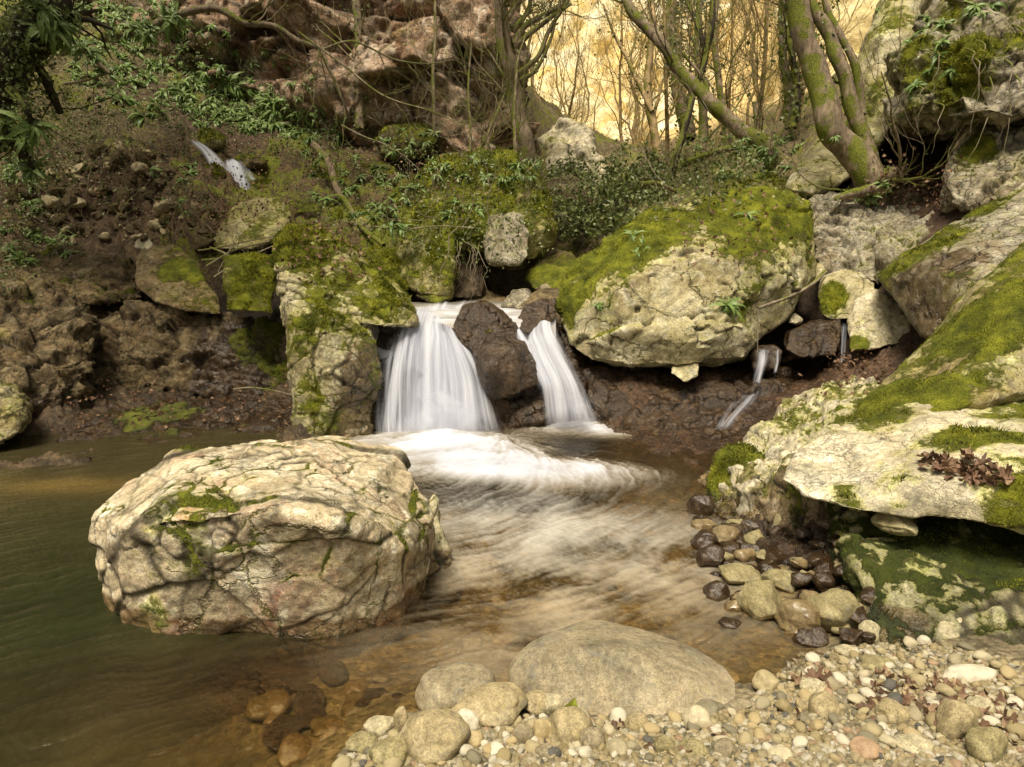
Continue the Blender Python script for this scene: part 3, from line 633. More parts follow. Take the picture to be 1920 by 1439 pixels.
def fall(name, rows, nu, nv, seed, label, veil=None, edge=.10, top=.12, parent=None, dens=1.0, group=None, fade_bottom=0.0, freq=9, jitter=.02):
    """rows: list of rows of (x,y,Y); lofted sheet of falling water, streaked along its fall"""
    Rw = np.array([[P(*p) for p in r] for r in rows], np.float32)
    a = np.stack([catmull(r, nu) for r in Rw]); g = np.stack([catmull(a[:, k], nv) for k in range(nu)], 1)      # nv,nu,3
    u = np.linspace(0, 1, nu)[None, :] + np.zeros((nv, 1)); vv = np.linspace(0, 1, nv)[:, None] + np.zeros((1, nu))
    wob = .02 * perlin(np.stack([vv.ravel() * 3, u.ravel() * 3, 0 * u.ravel()], 1), seed).reshape(nv, nu)
    q = np.stack([(u + wob).ravel() * freq, vv.ravel() * .8, np.zeros(nu * nv)], 1)
    s1 = fbm(q, 4, seed, .62).reshape(nv, nu); s2 = fbm(q * (4, 1.4, 1), 3, seed + 8, .6).reshape(nv, nu)
    g = g.copy(); g[:, :, 1] -= (jitter * 2.0 * s1 + jitter * .3 * s2) * sstep(0, .25, vv); 
    edge = edge * 1.5; e = sstep(0, edge, u + .16 * s1 + .05 * s2) * sstep(0, edge, 1 - u + .16 * s1 + .05 * s2)
    al = np.clip(.74 * dens + 1.0 * s1 + .35 * s2 + .12 * vv, 0, 1) * e * sstep(0, top, vv + .15 * s1)
    al *= 1 - max(fade_bottom, .75) * sstep(.88, 1, vv)
    if veil is not None: al *= veil(u, vv, s1, s2)
    i = np.arange(nv - 1)[:, None] * nu; j = np.arange(nu - 1)[None, :]
    f = np.stack([i + j, i + nu + j, i + nu + j + 1, i + j + 1], -1).reshape(-1, 4)
    me = mkmesh(name, g.reshape(-1, 3), f); attr(me, 'alpha', np.clip(al, 0, 1)); attr(me, 'st', np.clip(.66 + .6 * s1 + .3 * s2, 0, 1))
    o = link(name, me, M['fall'], parent)
    if not parent: tag(o, label, 'waterfall', group)
    return o
def build_falls():
    rows = [[(775,572,6.1),(800,570,6.2),(830,566,6.3),(865,564,6.4),(900,560,6.6)],
            [(752,603,5.45),(788,598,5.45),(815,600,5.5),(838,606,5.5),(858,618,5.5)],
            [(735,650,5.20),(772,640,5.22),(815,638,5.2),(850,645,5.18),(886,662,5.22)],
            [(716,740,5.02),(765,735,5.0),(820,730,4.97),(870,722,5.0),(912,728,5.05)],
            [(703,835,4.9),(765,838,4.83),(820,842,4.8),(880,836,4.83),(940,818,4.95)]]
    def v1(u, v, s1, s2): return np.clip(1 - .75 * sstep(.34, .12, u) * sstep(.28, .5, v) * sstep(.35, -.1, s1 * 2.2 + .5 * s2), 0, 1)
    m = fall('waterfall', rows, 260, 220, 11, 'broad white waterfall pouring beside the tall mossy slab into the pool', v1, edge=.11, dens=1.1, freq=6.5)
    back = [[(x, y, Y + .09) for (x, y, Y) in r] for r in rows[1:]]
    fall('water_veil', back, 160, 160, 19, None, None, edge=.14, parent=m, dens=.75, jitter=.03)
    veil = [[(742,606,5.40),(775,600,5.4),(800,602,5.4)],[(722,640,5.22),(760,635,5.22),(800,640,5.2)],[(700,715,5.05),(750,700,5.02),(800,700,5.0)],[(696,790,4.93),(750,790,4.9),(800,790,4.88)],[(700,832,4.85),(750,838,4.8),(800,840,4.78)]]
    fall('water_veil', veil, 130, 150, 23, None, lambda u, v, s1, s2: np.clip(.55 + s1 * 1.4, .0, 1) * sstep(.1, .35, v), edge=.25, parent=m, dens=.62, freq=7)
    r2 = [[(1012,585,5.62),(1026,580,5.6),(1042,576,5.6)],[(985,640,5.32),(1012,612,5.38),(1046,615,5.4)],[(992,668,5.2),(1025,655,5.22),(1070,665,5.25)],[(1010,730,5.06),(1055,720,5.02),(1100,725,5.05)],[(1020,800,4.98),(1070,802,4.93),(1128,790,4.95)]]
    m2 = fall('waterfall', r2, 170, 200, 31, 'narrow white waterfall slanting down beside the big mossy boulder', None, edge=.18, dens=1.05, freq=4)
    r3 = [[(925,583,5.9),(945,582,5.9),(962,585,5.9)],[(950,600,5.6),(962,598,5.6),(974,602,5.6)],[(965,640,5.35),(978,630,5.35),(992,640,5.35)],[(985,680,5.2),(1003,675,5.2),(1030,680,5.2)],[(1015,745,5.04),(1040,740,5.03),(1070,745,5.05)]]
    fall('water_veil', r3, 90, 140, 37, None, None, edge=.2, parent=m2, dens=.95, freq=3.5, fade_bottom=1.0)
    for (x, y, w_, h_, Y, pr, sd_) in ((800,800,210,70,4.80,m,41),(880,800,150,50,4.84,m,43),(1080,785,120,46,4.90,m2,45)):
        fall('spray', [[(x - w_ * .35, y - h_, Y), (x, y - h_ * 1.1, Y), (x + w_ * .35, y - h_, Y)], [(x - w_ * .45, y - h_ * .4, Y - .02), (x, y - h_ * .45, Y - .02), (x + w_ * .45, y - h_ * .4, Y - .02)], [(x - w_ * .5, y + h_ * .5, Y - .05), (x, y + h_ * .6, Y - .05), (x + w_ * .5, y + h_ * .5, Y - .05)]], 60, 50, sd_, None, lambda u, v, s1, s2: np.clip(.55 + s1, 0, 1) * sstep(1.0, .5, np.abs(u * 2 - 1)) * sstep(1.0, .5, np.abs(v * 2 - 1)), edge=.3, parent=pr, dens=.7, freq=2, jitter=.004)
    # rills at the right
    for k, (rr, lab) in enumerate([([[(1415,655,5.5),(1430,652,5.48),(1448,648,5.45)],[(1412,680,5.40),(1428,680,5.38),(1444,676,5.38)],[(1410,705,5.36),(1422,706,5.35),(1432,704,5.35)],[(1408,730,5.34),(1416,732,5.33),(1424,730,5.33)]], 'thin rill dripping off the brown stone below the forked stick'),
                                 ([[(1453,655,5.45),(1458,654,5.45),(1464,656,5.45)],[(1452,680,5.4),(1457,680,5.4),(1461,680,5.4)],[(1450,700,5.36),(1453,700,5.36),(1456,700,5.36)]], 'shortest thread of water beside the rill on the brown stone'),
                                 ([[(1576,604,5.5),(1583,603,5.5),(1590,604,5.5)],[(1576,640,5.42),(1581,640,5.42),(1588,640,5.42)],[(1575,680,5.38),(1579,680,5.38),(1583,680,5.38)],[(1575,708,5.34),(1579,708,5.34),(1583,708,5.34)]], 'straight thin rill falling between the flat brown stone and the pale boulder'),
                                 ([[(1395,728,5.36),(1415,728,5.36),(1435,728,5.36)],[(1372,752,5.14),(1398,750,5.14),(1425,750,5.14)],[(1350,780,4.92),(1372,778,4.92),(1398,776,4.94)],[(1335,806,4.72),(1352,806,4.72),(1372,806,4.74)]], 'thin film of water sliding down the dark wet ledge')]):
        fall('water_rill', rr, 30, 80, 60 + k, lab, None, edge=.3, dens=.55, freq=3, jitter=.004)
    # small cascade high on the left slope
    c1 = [[(350,264,9.1),(362,261,9.1),(374,265,9.1)],[(374,288,8.93),(386,281,8.93),(398,281,8.93)],[(390,314,8.78),(404,306,8.78),(420,303,8.78)],[(414,335,8.72),(424,330,8.72),(436,328,8.72)],[(432,362,8.6),(444,358,8.6),(456,356,8.6)]]
    c2 = [[(420,300,8.92),(434,297,8.92),(450,300,8.92)],[(420,320,8.76),(440,310,8.76),(464,316,8.76)],[(428,348,8.6),(450,340,8.6),(474,346,8.6)],[(436,366,8.55),(460,366,8.55),(480,368,8.55)],[(450,376,8.5),(475,376,8.5),(498,378,8.5)]]
    c3 = [[(458,316,8.85),(463,315,8.85),(468,317,8.85)],[(462,330,8.8),(470,328,8.8),(478,331,8.8)],[(470,340,8.75),(478,338,8.75),(486,342,8.75)]]
    k = fall('cascade', c2, 80, 90, 71, 'small white cascade tumbling through moss on the slope', None, edge=.2, dens=1.35, freq=3, jitter=.02)
    fall('upper_run', c1, 50, 80, 72, None, None, edge=.25, parent=k, dens=1.3, freq=2.5); fall('side_thread', c3, 40, 50, 73, None, None, edge=.3, parent=k, dens=.5, freq=3)
# ---------------------------------------------------------------- rocks, each its own body
def build_rocks():
    # foreground cracked boulder
    top = [(320,848,2.95),(370,836,3.05),(480,822,3.1),(620,820,3.12),(740,842,3.0),(793,898,2.78),(826,965,2.6),(296,885,2.8),(215,925,2.65),(178,965,2.5)]
    edge = [(172,1040,2.42),(230,990,2.22),(340,960,2.14),(500,955,2.08),(640,985,2.08),(745,1040,2.22),(815,1030,2.5)]
    foot = [(185,1085,2.40),(222,1165,2.25),(300,1185,2.18),(430,1188,2.17),(600,1190,2.16),(745,1150,2.32),(792,1095,2.55)]
    under = [(x, y, Y + .05) for x, y, Y in foot]
    w = [P(*p) for p in top + edge + foot]; w += [(P(*p)[0] * .98, P(*p)[1] + .05, -.35) for p in foot] + [(-1.55, 3.0, -.3), (-.4, 3.3, -.3), (-1.4, 3.1, .1), (-.5, 3.35, .1)]
    lobe = [P(*p) for p in [(640,830,3.1),(745,845,2.95),(800,905,2.8),(828,968,2.62),(800,985,2.45),(720,960,2.35),(640,900,2.6)]] + [(-.5, 3.2, .0), (-.3, 2.8, -.1), (-.35, 2.5, .1)]
    rock('boulder', [w, lobe], .008, 9, big=(1.7, .03), mid=(4, .012), fine=(24, .004), crack=((2.8, 2.8, 4.2), .05, .010), block=((1.8, 1.8, 3.0), .040, .004), moss=(-.30, .18, .42),
         crkmoss=.7, mossblobs=[(350,850,3.0,.16,.5),(270,1160,2.2,.14,.6),(300,1030,2.2,.25,.35),(590,1075,2.1,.22,.45),(420,1000,2.1,.2,.3)], mat=M['pink'], seed=11,
         label='large cracked pinkish tan boulder standing in the pool nearest the camera')
    rock('boulder', [[P(*p) for p in [(770,985,2.75),(822,965,2.85),(843,1030,2.75),(845,1075,2.7),(838,1098,2.66),(790,1100,2.6),(768,1050,2.6)]] + [(-.62, 3.0, -.3), (-.30, 3.05, -.3), (-.22, 2.75, -.25), (-.35, 3.0, .25), (-.6, 2.6, -.3)]],
         .009, 5, big=(3, .02), crack=((5, 5, 6), .09, .02), moss=(-.3, .2, .4), mat=M['tan'], seed=12, label='small tan boulder tucked behind the right end of the cracked boulder')
    rock('submerged_rock', [[PZ(180,1215,-.07), PZ(260,1195,-.05), PZ(520,1200,-.05), PZ(780,1130,-.06), PZ(820,1150,-.09), PZ(700,1240,-.07), PZ(500,1290,-.06), PZ(300,1340,-.09), PZ(200,1300,-.12)] + [(-1.3, 1.8, -.5), (-.3, 1.9, -.5), (-1.3, 2.5, -.5), (-.3, 2.6, -.5)]],
         .015, 8, big=(3, .03), moss=(-1, 0, 0), mat=M['brown'], seed=13, label='reddish brown sunken shelf of rock under the cracked boulder')
    # smooth dome
    top = [(1000,1198,2.02),(1060,1176,2.08),(1130,1170,2.12),(1220,1183,2.12),(1310,1216,2.08),(1385,1262,2.0)]
    mid_ = [(950,1262,1.9),(962,1232,1.95),(1428,1310,1.86),(1060,1215,1.88),(1180,1215,1.86),(1290,1262,1.82)]
    bot = [(962,1300,1.80),(1000,1325,1.75),(1080,1343,1.72),(1200,1360,1.70),(1330,1362,1.70),(1420,1345,1.75)]
    rock('boulder', [[P(*p) for p in top + mid_ + bot] + [(.0, 2.15, -.1), (.6, 2.2, -.05), (.0, 1.75, -.1), (.55, 1.7, -.05), (.3, 2.25, .02)]], .008, 34, big=(2, .012), mid=(5, .004), fine=(30, .0015),
         moss=(-.35, .1, .35), mat=M['dome'], tide=.12, seed=15, label='smooth domed grey brown boulder half buried at the edge of the gravel')
    # tall slab left of the fall
    up = [(513,440,5.75),(545,423,5.8),(592,420,5.8),(642,447,5.6),(702,498,5.5),(747,545,5.4),(778,590,5.35),(776,612,5.25),(722,614,5.05),(650,600,4.95),(600,578,4.95),(540,590,5.0),(520,520,5.2)]
    rock('boulder', [hullpts(up, .7, .85), hullpts([(513,440,5.75),(545,430,5.8),(600,440,5.7),(530,520,5.2),(600,520,5.15),(650,600,4.98),(560,740,4.75),(560,832,4.75),(690,830,4.82),(708,760,4.9),(706,640,5.02),(625,600,4.85)], .8, .9, .1), hullpts([(535,500,5.25),(660,560,5.25),(528,560,5.1),(600,570,4.95),(660,600,4.95),(705,640,4.98),(715,700,4.95),(700,760,4.88),(700,828,4.82),(620,838,4.72),(562,835,4.75),(550,770,4.8),(543,680,4.9),(545,610,4.82),(625,625,4.78),(640,700,4.74)], .8, .95, .1)],
         .011, 5, big=(1.5, .04), mid=(4, .02), fine=(18, .006), crack=((4.5, 4.5, 6.5), .05, .022), block=((2.2, 2.2, 3.6), .035, .006), moss=(.10, .36, .5), wetblobs=[(690,700,4.9,.32,1.0),(690,800,4.8,.3,1.0),(640,780,4.75,.18,.5)],
         mossblobs=[(560,450,5.6,.5,.45),(540,640,4.85,.22,.4),(700,540,5.3,.3,.3),(590,800,4.75,.25,.3)], mat=M['tan'], seed=21, label='tall tan slab boulder streaked with moss left of the broad waterfall')
    # big mossy boulder
    o1 = [(1040,560,5.8),(1050,528,5.85),(1086,503,5.9),(1112,478,6.0),(1150,438,6.1),(1190,407,6.2),(1232,378,6.3),(1262,376,6.3),(1300,394,6.3),(1342,388,6.3),(1400,372,6.3),(1450,352,6.35),(1492,365,6.3),(1524,400,6.2),(1532,450,6.1),(1530,520,6.0),(1484,590,5.7),(1425,645,5.5),(1398,672,5.4),(1330,685,5.3),(1258,697,5.3),(1180,697,5.3),(1108,680,5.4),(1075,658,5.5),(1052,610,5.65),
          (1120,560,5.4),(1230,500,5.45),(1380,480,5.5),(1460,520,5.6),(1250,620,5.2),(1360,600,5.3)]
    rock('boulder', [hullpts(o1, 1.3, .85), hullpts([(1095,640,5.3),(1180,610,5.2),(1260,640,5.15),(1330,640,5.15),(1400,600,5.25),(1425,640,5.3),(1400,676,5.3),(1300,690,5.2),(1180,699,5.2),(1110,676,5.3)], .8, .9)], .014, 9, big=(1.1, .06), mid=(3, .03), fine=(16, .007),
         crack=((1.8, 1.8, 2.8), .04, .035), moss=(.03, .62, .44), mossblobs=[(1110,560,5.5,.4,.3),(1200,430,6.0,.55,.55),(1060,560,5.6,.3,.5),(1150,490,5.9,.5,.4),(1400,400,6.1,.6,.3),(1490,440,6.0,.4,.35),(1240,600,5.2,.9,-.25),(1300,540,5.4,.5,-.2),(1390,560,5.4,.3,.1)],
         mat=M['tan'], seed=31, label='huge rounded boulder capped with bright moss right of the falls')
    # mid-stream rocks
    rock('stream_rock', [hullpts([(845,612,5.35),(868,575,5.5),(908,562,5.6),(945,582,5.6),(972,622,5.45),(985,650,5.3),(930,662,5.2),(892,668,5.15),(858,640,5.25)], .5, .8)], .01, 7, big=(3, .02), mid=(7, .012), fine=(30, .003), moss=(-.35, .3, .3), wet=.85, mossblobs=[(920,615,5.3,.1,.5)], mat=M['brown'], seed=41, label='wet brown rock splitting the stream at the lip of the falls')
    rock('stream_rock', [hullpts([(882,650,5.15),(935,612,5.25),(985,640,5.2),(1008,682,5.15),(1012,722,5.1),(962,742,5.0),(925,752,5.0),(902,715,5.0),(918,690,4.92),(958,648,5.08)], .55, .85)], .009, 6, big=(3, .02), mid=(7, .012), fine=(30, .003), moss=(-.15, .2, .45), wet=.6, mat=M['brown'], seed=42, wetblobs=[(895,690,5.05,.14,.9),(990,730,5.0,.1,.8)], label='angular rock with a dark wet side and an olive face wedged between the two waterfalls')
    rock('stream_rock', [hullpts([(966,608,5.5),(984,572,5.6),(1015,560,5.65),(1042,560,5.6),(1040,600,5.45),(1012,618,5.38),(985,628,5.35)], .4, .8)], .009, 6, big=(3, .015), moss=(-.6, .1, .1), wet=1, mat=M['brown'], seed=43, label='small dark wet rock between the two threads of the narrow fall')
    rock('stream_rock', [hullpts([(938,575,6.1),(962,550,6.3),(990,541,6.3),(1008,556,6.2),(1010,576,6.0),(970,580,5.95)], .3, .8)], .009, 2, big=(4, .02), block=((9, 9, 9), .02, .008), moss=(-.2, .3, .4), mat=M['grey'], seed=44, label='pale craggy stone in the stream above the falls')
    rock('stream_rock', [hullpts([(1006,556,6.3),(1012,536,6.4),(1026,533,6.4),(1044,552,6.3),(1040,566,6.2),(1012,566,6.2)], .25, .8)], .009, 4, big=(4, .01), moss=(-.2, .3, .3), wet=.5, mat=M['tan'], seed=45, label='small rounded brown stone by the foot of the huge mossy boulder above the falls')
    # dark wet step under the falls
    rock('rock_step', [[(-1.25, 5.05, -.4), (-1.1, 5.0, .2), (-1.0, 5.45, .78), (.35, 5.5, .72), (.6, 5.35, .3), (.62, 5.1, -.4), (-.6, 4.98, .1), (.2, 5.1, .1), (-.2, 5.35, .72), (-1.2, 6.6, .78), (.8, 6.6, .7), (-1.2, 6.6, -.5), (.8, 6.6, -.5)]], .02, 4, big=(2, .06), mid=(5, .05), block=((4, 4, 5), .08, .03), moss=(-.5, .1, .3), wet=1, mat=M['brown'], seed=46, label='dark wet rock step that the stream falls over')
    # wet ledge at right, in two shelves
    rock('ledge_rock', [[P(*p) for p in [(1085,690,5.6),(1110,760,5.2),(1170,815,4.85),(1250,835,4.7),(1330,850,4.55),(1400,790,4.9),(1470,745,5.2),(1500,690,5.7),(1300,690,5.9)]] + [(.45, 5.2, -.4), (1.3, 4.6, -.4), (2.4, 5.4, -.4), (.5, 6.4, .3), (2.6, 6.4, .3), (.5, 6.4, -.4), (2.6, 6.4, -.4)]], .02, 3, big=(1.5, .03), mid=(4, .04), fine=(18, .010), block=((5.5, 5.5, 11), .075, .018), moss=(-.5, .1, .2), wet=1, mat=M['brown'], seed=47, label='dark brown wet ledge under the huge mossy boulder')
    # right slab with pale top
    rock('boulder', [hullpts([(1636,518,5.3),(1668,490,5.3),(1762,430,5.3),(1920,345,5.4),(2140,260,5.6),(2140,520,4.3),(1930,560,4.2),(1850,525,4.2),(1842,590,4.2),(1745,634,4.5),(1722,622,4.7),(1690,588,5.0),(1655,545,5.2)], 1.0, .8)], .013, 2, big=(1.3, .03), mid=(3, .02), fine=(18, .006), crack=((3, 3, 3), .05, .02),
         moss=(-.22, .38, .3), mossblobs=[(1760,435,5.15,.28,.4),(1850,390,5.4,.3,.4),(1690,500,5.2,.35,.45),(1800,570,4.4,.3,.35)], wetblobs=[(1740,560,4.7,.5,.6),(1800,500,4.6,.25,.4)], mat=M['grey'], seed=51, label='big angular grey slab with a moss edged ridge tilted over the small rill')  # these wetblobs serve to darken the lower left face
    rock('boulder', [hullpts([(1590,795,3.5),(1640,745,3.6),(1720,655,3.8),(1792,598,3.9),(1832,545,4.0),(1882,498,4.05),(1925,455,4.1),(2060,400,4.2),(2200,420,4.2),(2200,740,3.3),(1920,735,3.05),(1760,775,3.05),(1640,815,3.15),(1800,690,3.3),(1900,620,3.3)], .9, .8)], .014, 5, big=(1.4, .05), mid=(4, .025), fine=(18, .009),
         moss=(.42, .25, .45), mossblobs=[(1700,750,3.2,.4,.5),(1650,770,3.3,.3,.3),(1900,570,3.5,.5,.2),(1760,640,3.7,.2,-.3),(1840,700,3.2,.3,-.2)], mat=M['slab'], seed=52, label='long sloping boulder thick with moss above the white boulder at right')
    # small boulder behind: between slab and moss
    rock('boulder', [hullpts([(1532,560,5.9),(1545,520,6.0),(1580,503,6.0),(1615,508,6.0),(1640,530,5.9),(1640,570,5.8),(1600,600,5.7),(1560,600,5.7),(1540,590,5.75)], .5, .8)], .012, 6, big=(2.5, .03), moss=(.0, .2, .3), mossblobs=[(1562,545,5.8,.25,.8),(1610,560,5.7,.15,-.6)], mat=M['tan'], seed=53, label='round boulder half green half cream beneath the tilted slab')
    rock('boulder', [hullpts([(1592,600,5.4),(1612,560,5.5),(1640,543,5.5),(1682,562,5.45),(1712,600,5.3),(1718,640,5.2),(1680,650,5.15),(1640,655,5.1),(1594,658,5.15)], .5, .8)], .011, 3, big=(2.5, .03), mid=(5, .02), moss=(-.1, .3, .35), mossblobs=[(1600,650,5.15,.15,.6)], mat=M['white'], seed=54, label='pale cream angular boulder right of the straight rill')
    rock('boulder', [hullpts([(1470,655,5.35),(1480,625,5.5),(1520,603,5.7),(1572,600,5.7),(1576,640,5.4),(1565,670,5.3),(1500,672,5.25)], .5, .85)], .011, 3, big=(2.5, .03), mid=(5, .02), crack=((4, 4, 6), .07, .02), moss=(-.35, .2, .3), wet=.7, mat=M['brown'], seed=55, label='flat brown wet stone between the two rills')
    rock('boulder', [hullpts([(1408,668,5.5),(1420,645,5.55),(1455,640,5.55),(1468,660,5.45),(1460,690,5.4),(1415,692,5.4)], .3, .85)], .011, 3, moss=(-.6, .1, .2), wet=1, mat=M['brown'], seed=56, label='low brown wet stone with water running off its lip')
    rock('stone', [hullpts([(1258,700,5.2),(1262,675,5.3),(1290,668,5.3),(1312,680,5.25),(1308,705,5.15),(1282,718,5.1)], .25, .8)], .008, 5, big=(4, .01), moss=(-.4, .2, .2), mat=M['tan'], seed=57, label='pale round stone propped under the huge mossy boulder')
    rock('stone', [hullpts([(1488,520,6.3),(1500,500,6.3),(1535,496,6.3),(1548,510,6.2),(1530,530,6.1),(1500,545,6.1)], .3, .8)], .01, 4, moss=(-.2, .3, .3), mat=M['tan'], seed=58, label='pale stone leaning on the right flank of the huge mossy boulder')
    rock('stone', [hullpts([(1477,606,5.75),(1480,592,5.8),(1490,587,5.8),(1503,602,5.75),(1492,609,5.7)], .12, .8)], .006, 4, moss=(-.4, .2, .2), mat=M['white'], seed=59, label='little cream stone sitting above the flat brown wet stone')
    # craggy light ledge
    rock('rock_outcrop', [[P(*p) for p in [(1385,850,3.7),(1440,805,4.0),(1500,760,4.3),(1555,710,4.7),(1600,702,4.7),(1655,715,4.4),(1690,800,3.3),(1560,830,3.2),(1480,900,3.0),(1500,960,2.9),(1650,1000,2.6),(1420,985,3.15),(1395,900,3.3)]] + [(2.0, 4.6, -.1), (1.0, 4.0, -.2), (1.0, 3.2, -.2), (1.9, 2.6, -.1), (2.4, 3.4, .4)]],
         .012, 2, big=(2, .05), mid=(5, .045), fine=(20, .014), block=((7, 7, 10), .055, .022), moss=(-.02, .35, .4), wetblobs=[(1480,980,2.9,.35,.9),(1600,1000,2.6,.3,.9)], mat=M['white'], seed=61, label='craggy cream rock shelf flecked with moss running up from the water')
    rock('rock_outcrop', [hullpts([(1328,905,3.6),(1345,885,3.6),(1368,842,3.7),(1400,838,3.65),(1440,860,3.5),(1470,930,3.1),(1470,990,2.95),(1400,985,3.1),(1345,972,3.3),(1330,960,3.35)], .4, .9, .1)], .011, 3, big=(3, .04), mid=(6, .04), block=((7, 7, 8), .05, .02), moss=(-.05, .3, .4), mossblobs=[(1385,860,3.6,.2,.7),(1345,900,3.55,.15,.7)], wetblobs=[(1440,950,3.1,.25,.9)], mat=M['olive'], seed=62, label='knobbly outcrop tufted with green moss at the water edge')
    # white boulder
    rock('boulder', [[P(*p) for p in [(1463,900,2.75),(1500,850,2.95),(1560,808,3.1),(1655,775,3.2),(1800,745,3.3),(1920,715,3.3),(2200,690,3.3),(1500,938,2.6),(1600,962,2.45),(1700,975,2.38),(1820,985,2.3),(1920,998,2.22),(2200,1060,2.1),(1560,905,2.6),(1700,900,2.45),(1900,900,2.3),(2200,920,2.1)]] + [(1.5, 3.2, .3), (2.6, 2.9, .35), (2.6, 3.6, .5), (1.4, 2.7, .33)]],
         .012, 9, big=(1.8, .04), mid=(4, .02), fine=(20, .006), moss=(-.28, .28, .42), mossblobs=[(1820,820,2.7,.22,.85),(1900,780,3.0,.3,.6),(1660,775,3.1,.25,.4),(1560,920,2.5,.15,.3),(1850,960,2.3,.5,.25),(1910,950,2.25,.2,.6),(1900,870,2.4,.14,.4)], mat=M['white'], seed=63, label='broad cream white boulder with moss patches overhanging the green rock face')
    # green stained face beneath
    rock('limestone_outcrop', [[P(*p) for p in [(1585,1010,2.5),(1650,985,2.65),(1800,985,2.6),(1990,985,2.5),(2200,1000,2.4),(1590,1060,2.42),(1640,1190,2.12),(1700,1238,2.0),(1800,1262,1.95),(1925,1310,1.85),(2200,1400,1.75),(1900,1120,2.1),(1750,1090,2.25)]] + [(1.35, 2.9, 0), (2.6, 2.9, 0), (1.3, 2.0, -.1), (2.2, 1.7, -.05), (1.4, 3, .3), (2.6, 3, .3)]],
         .008, 4, big=(3, .05), mid=(6, .03), crack=((7.5, 7.5, 9.5), .28, .014), crkmoss=.3, moss=(.05, -.05, .40), mossblobs=[(1650,1080,2.4,.26,.4),(1850,1010,2.4,.5,.3)], wetblobs=[(1640,1200,2.1,.2,.8)], mat=M['face'], seed=64, label='green stained limestone face mottled with pale patches beneath the white boulder')
    rock('stone', [hullpts([(1470,1085,2.75),(1500,1045,2.85),(1560,1005,2.8),(1585,1060,2.6),(1600,1150,2.3),(1625,1200,2.2),(1560,1215,2.15),(1500,1200,2.2),(1480,1150,2.35)], .4, .9, .1)], .009, 3, big=(3, .03), mid=(7, .03), block=((8, 8, 9), .04, .015), moss=(-.25, .2, .3), wet=.75, mat=M['brown'], seed=65, label='wet tan brown rock between the rubble and the green face')
    # rock apron running behind the wet rubble
    rock('rock_outcrop', [hullpts([(1330,975,3.3),(1400,960,3.2),(1500,950,3.0),(1600,985,2.8),(1600,1060,2.55),(1520,1110,2.5),(1430,1110,2.6),(1350,1060,2.85),(1310,1010,3.05)], .4, .9, .25)], .01, 2, big=(3, .03), mid=(7, .04), block=((9, 9, 9), .05, .02), moss=(-.4, .2, .3), wet=1, mat=M['brown'], seed=66, label='dark glistening broken rock under the craggy cream shelf')
    # ---- left side
    rock('boulder', [hullpts([(253,490,6.6),(268,462,6.8),(330,460,6.8),(372,492,6.6),(402,550,6.4),(418,592,6.2),(350,584,6.1),(290,568,6.2),(258,540,6.3)], .6, .8)], .016, 3, big=(2, .04), mid=(4, .02), moss=(-.12, .5, .35), mossblobs=[(340,495,6.5,.3,.5)], mat=M['earth'], seed=71, label='tilted brown boulder with ochre moss below the earth slope')
    rock('boulder', [hullpts([(420,482,6.1),(470,478,6.2),(512,480,6.2),(514,540,6.0),(508,588,5.9),(430,582,5.9),(420,540,6.0)], .6, .9)], .014, 3, big=(3, .03), moss=(.45, .3, .3), mat=M['olive'], seed=72, label='squarish block wholly covered in green moss beside the tall slab')
    rock('boulder', [hullpts([(396,448,7.2),(428,392,7.5),(480,374,7.6),(530,372,7.6),(550,400,7.4),(535,440,7.2),(470,470,6.9),(408,468,6.9)], .7, .8)], .018, 3, big=(2, .04), mid=(4, .02), moss=(.0, .45, .35), mat=M['olive'], seed=73, label='angular mossy boulder with litter on top below the small cascade')
    rock('stone', [hullpts([(254,464,6.8),(260,452,6.85),(276,449,6.85),(286,462,6.8),(280,470,6.75)], .12, .8)], .01, 2, moss=(-.6, .1, .1), mat=M['white'], seed=74, label='pale stone resting on top of the tilted brown boulder')
    rock('cliff', [hullpts([(-260,560,5.2),(0,545,5.6),(90,530,5.9),(170,600,5.7),(180,660,5.5),(150,740,5.3),(90,790,5.1),(30,815,4.9),(-260,830,4.3)], 1.8, 1.0)], .022, 1, big=(1.2, .07), mid=(3, .025), fine=(14, .010), strata=((.1, -.2, 1), 4.5, .05), post=0, block=((5.5, 5.5, 3.0), .11, .03), moss=(-.22, .3, .35), wetblobs=[(60,820,4.8,.5,.8)], mat=M['earth'], seed=75, label='blocky brown cliff foot cut by vertical cracks above the pool')
    rock('cliff', [hullpts([(130,560,6.4),(260,575,6.3),(420,598,6.3),(535,610,6.4),(560,680,6.2),(552,745,6.0),(420,750,5.9),(250,745,5.8),(140,740,5.7)], 1.6, 1.0)], .022, 2, big=(1.2, .07), mid=(3, .025), fine=(14, .010), block=((3.6, 3.6, 5.5), .10, .03), post=0, strata=((.3, -.4, 1), 5.5, .07), moss=(-.35, .25, .3), wetblobs=[(430,670,6.0,.5,.9)], mossblobs=[(480,640,6.2,.35,.8),(520,720,6.0,.4,.6)], mat=M['earth'], seed=76, label='low brown undercut cliff with a damp trickle beside the mossy block')
    rock('cliff', [hullpts([(-260,470,6.6),(0,455,6.9),(120,470,7.0),(250,500,6.9),(270,560,6.5),(140,575,6.2),(0,560,6.0),(-260,580,5.8)], 1.5, 1.0)], .024, 2, big=(1.2, .07), mid=(3, .025), post=0, block=((3, 3, 4.5), .10, .03), strata=((.5, -.3, 1), 4, .06), moss=(-.2, .4, .35), mat=M['earth'], seed=77, label='brown ledge of layered rock under the bare earth slope')
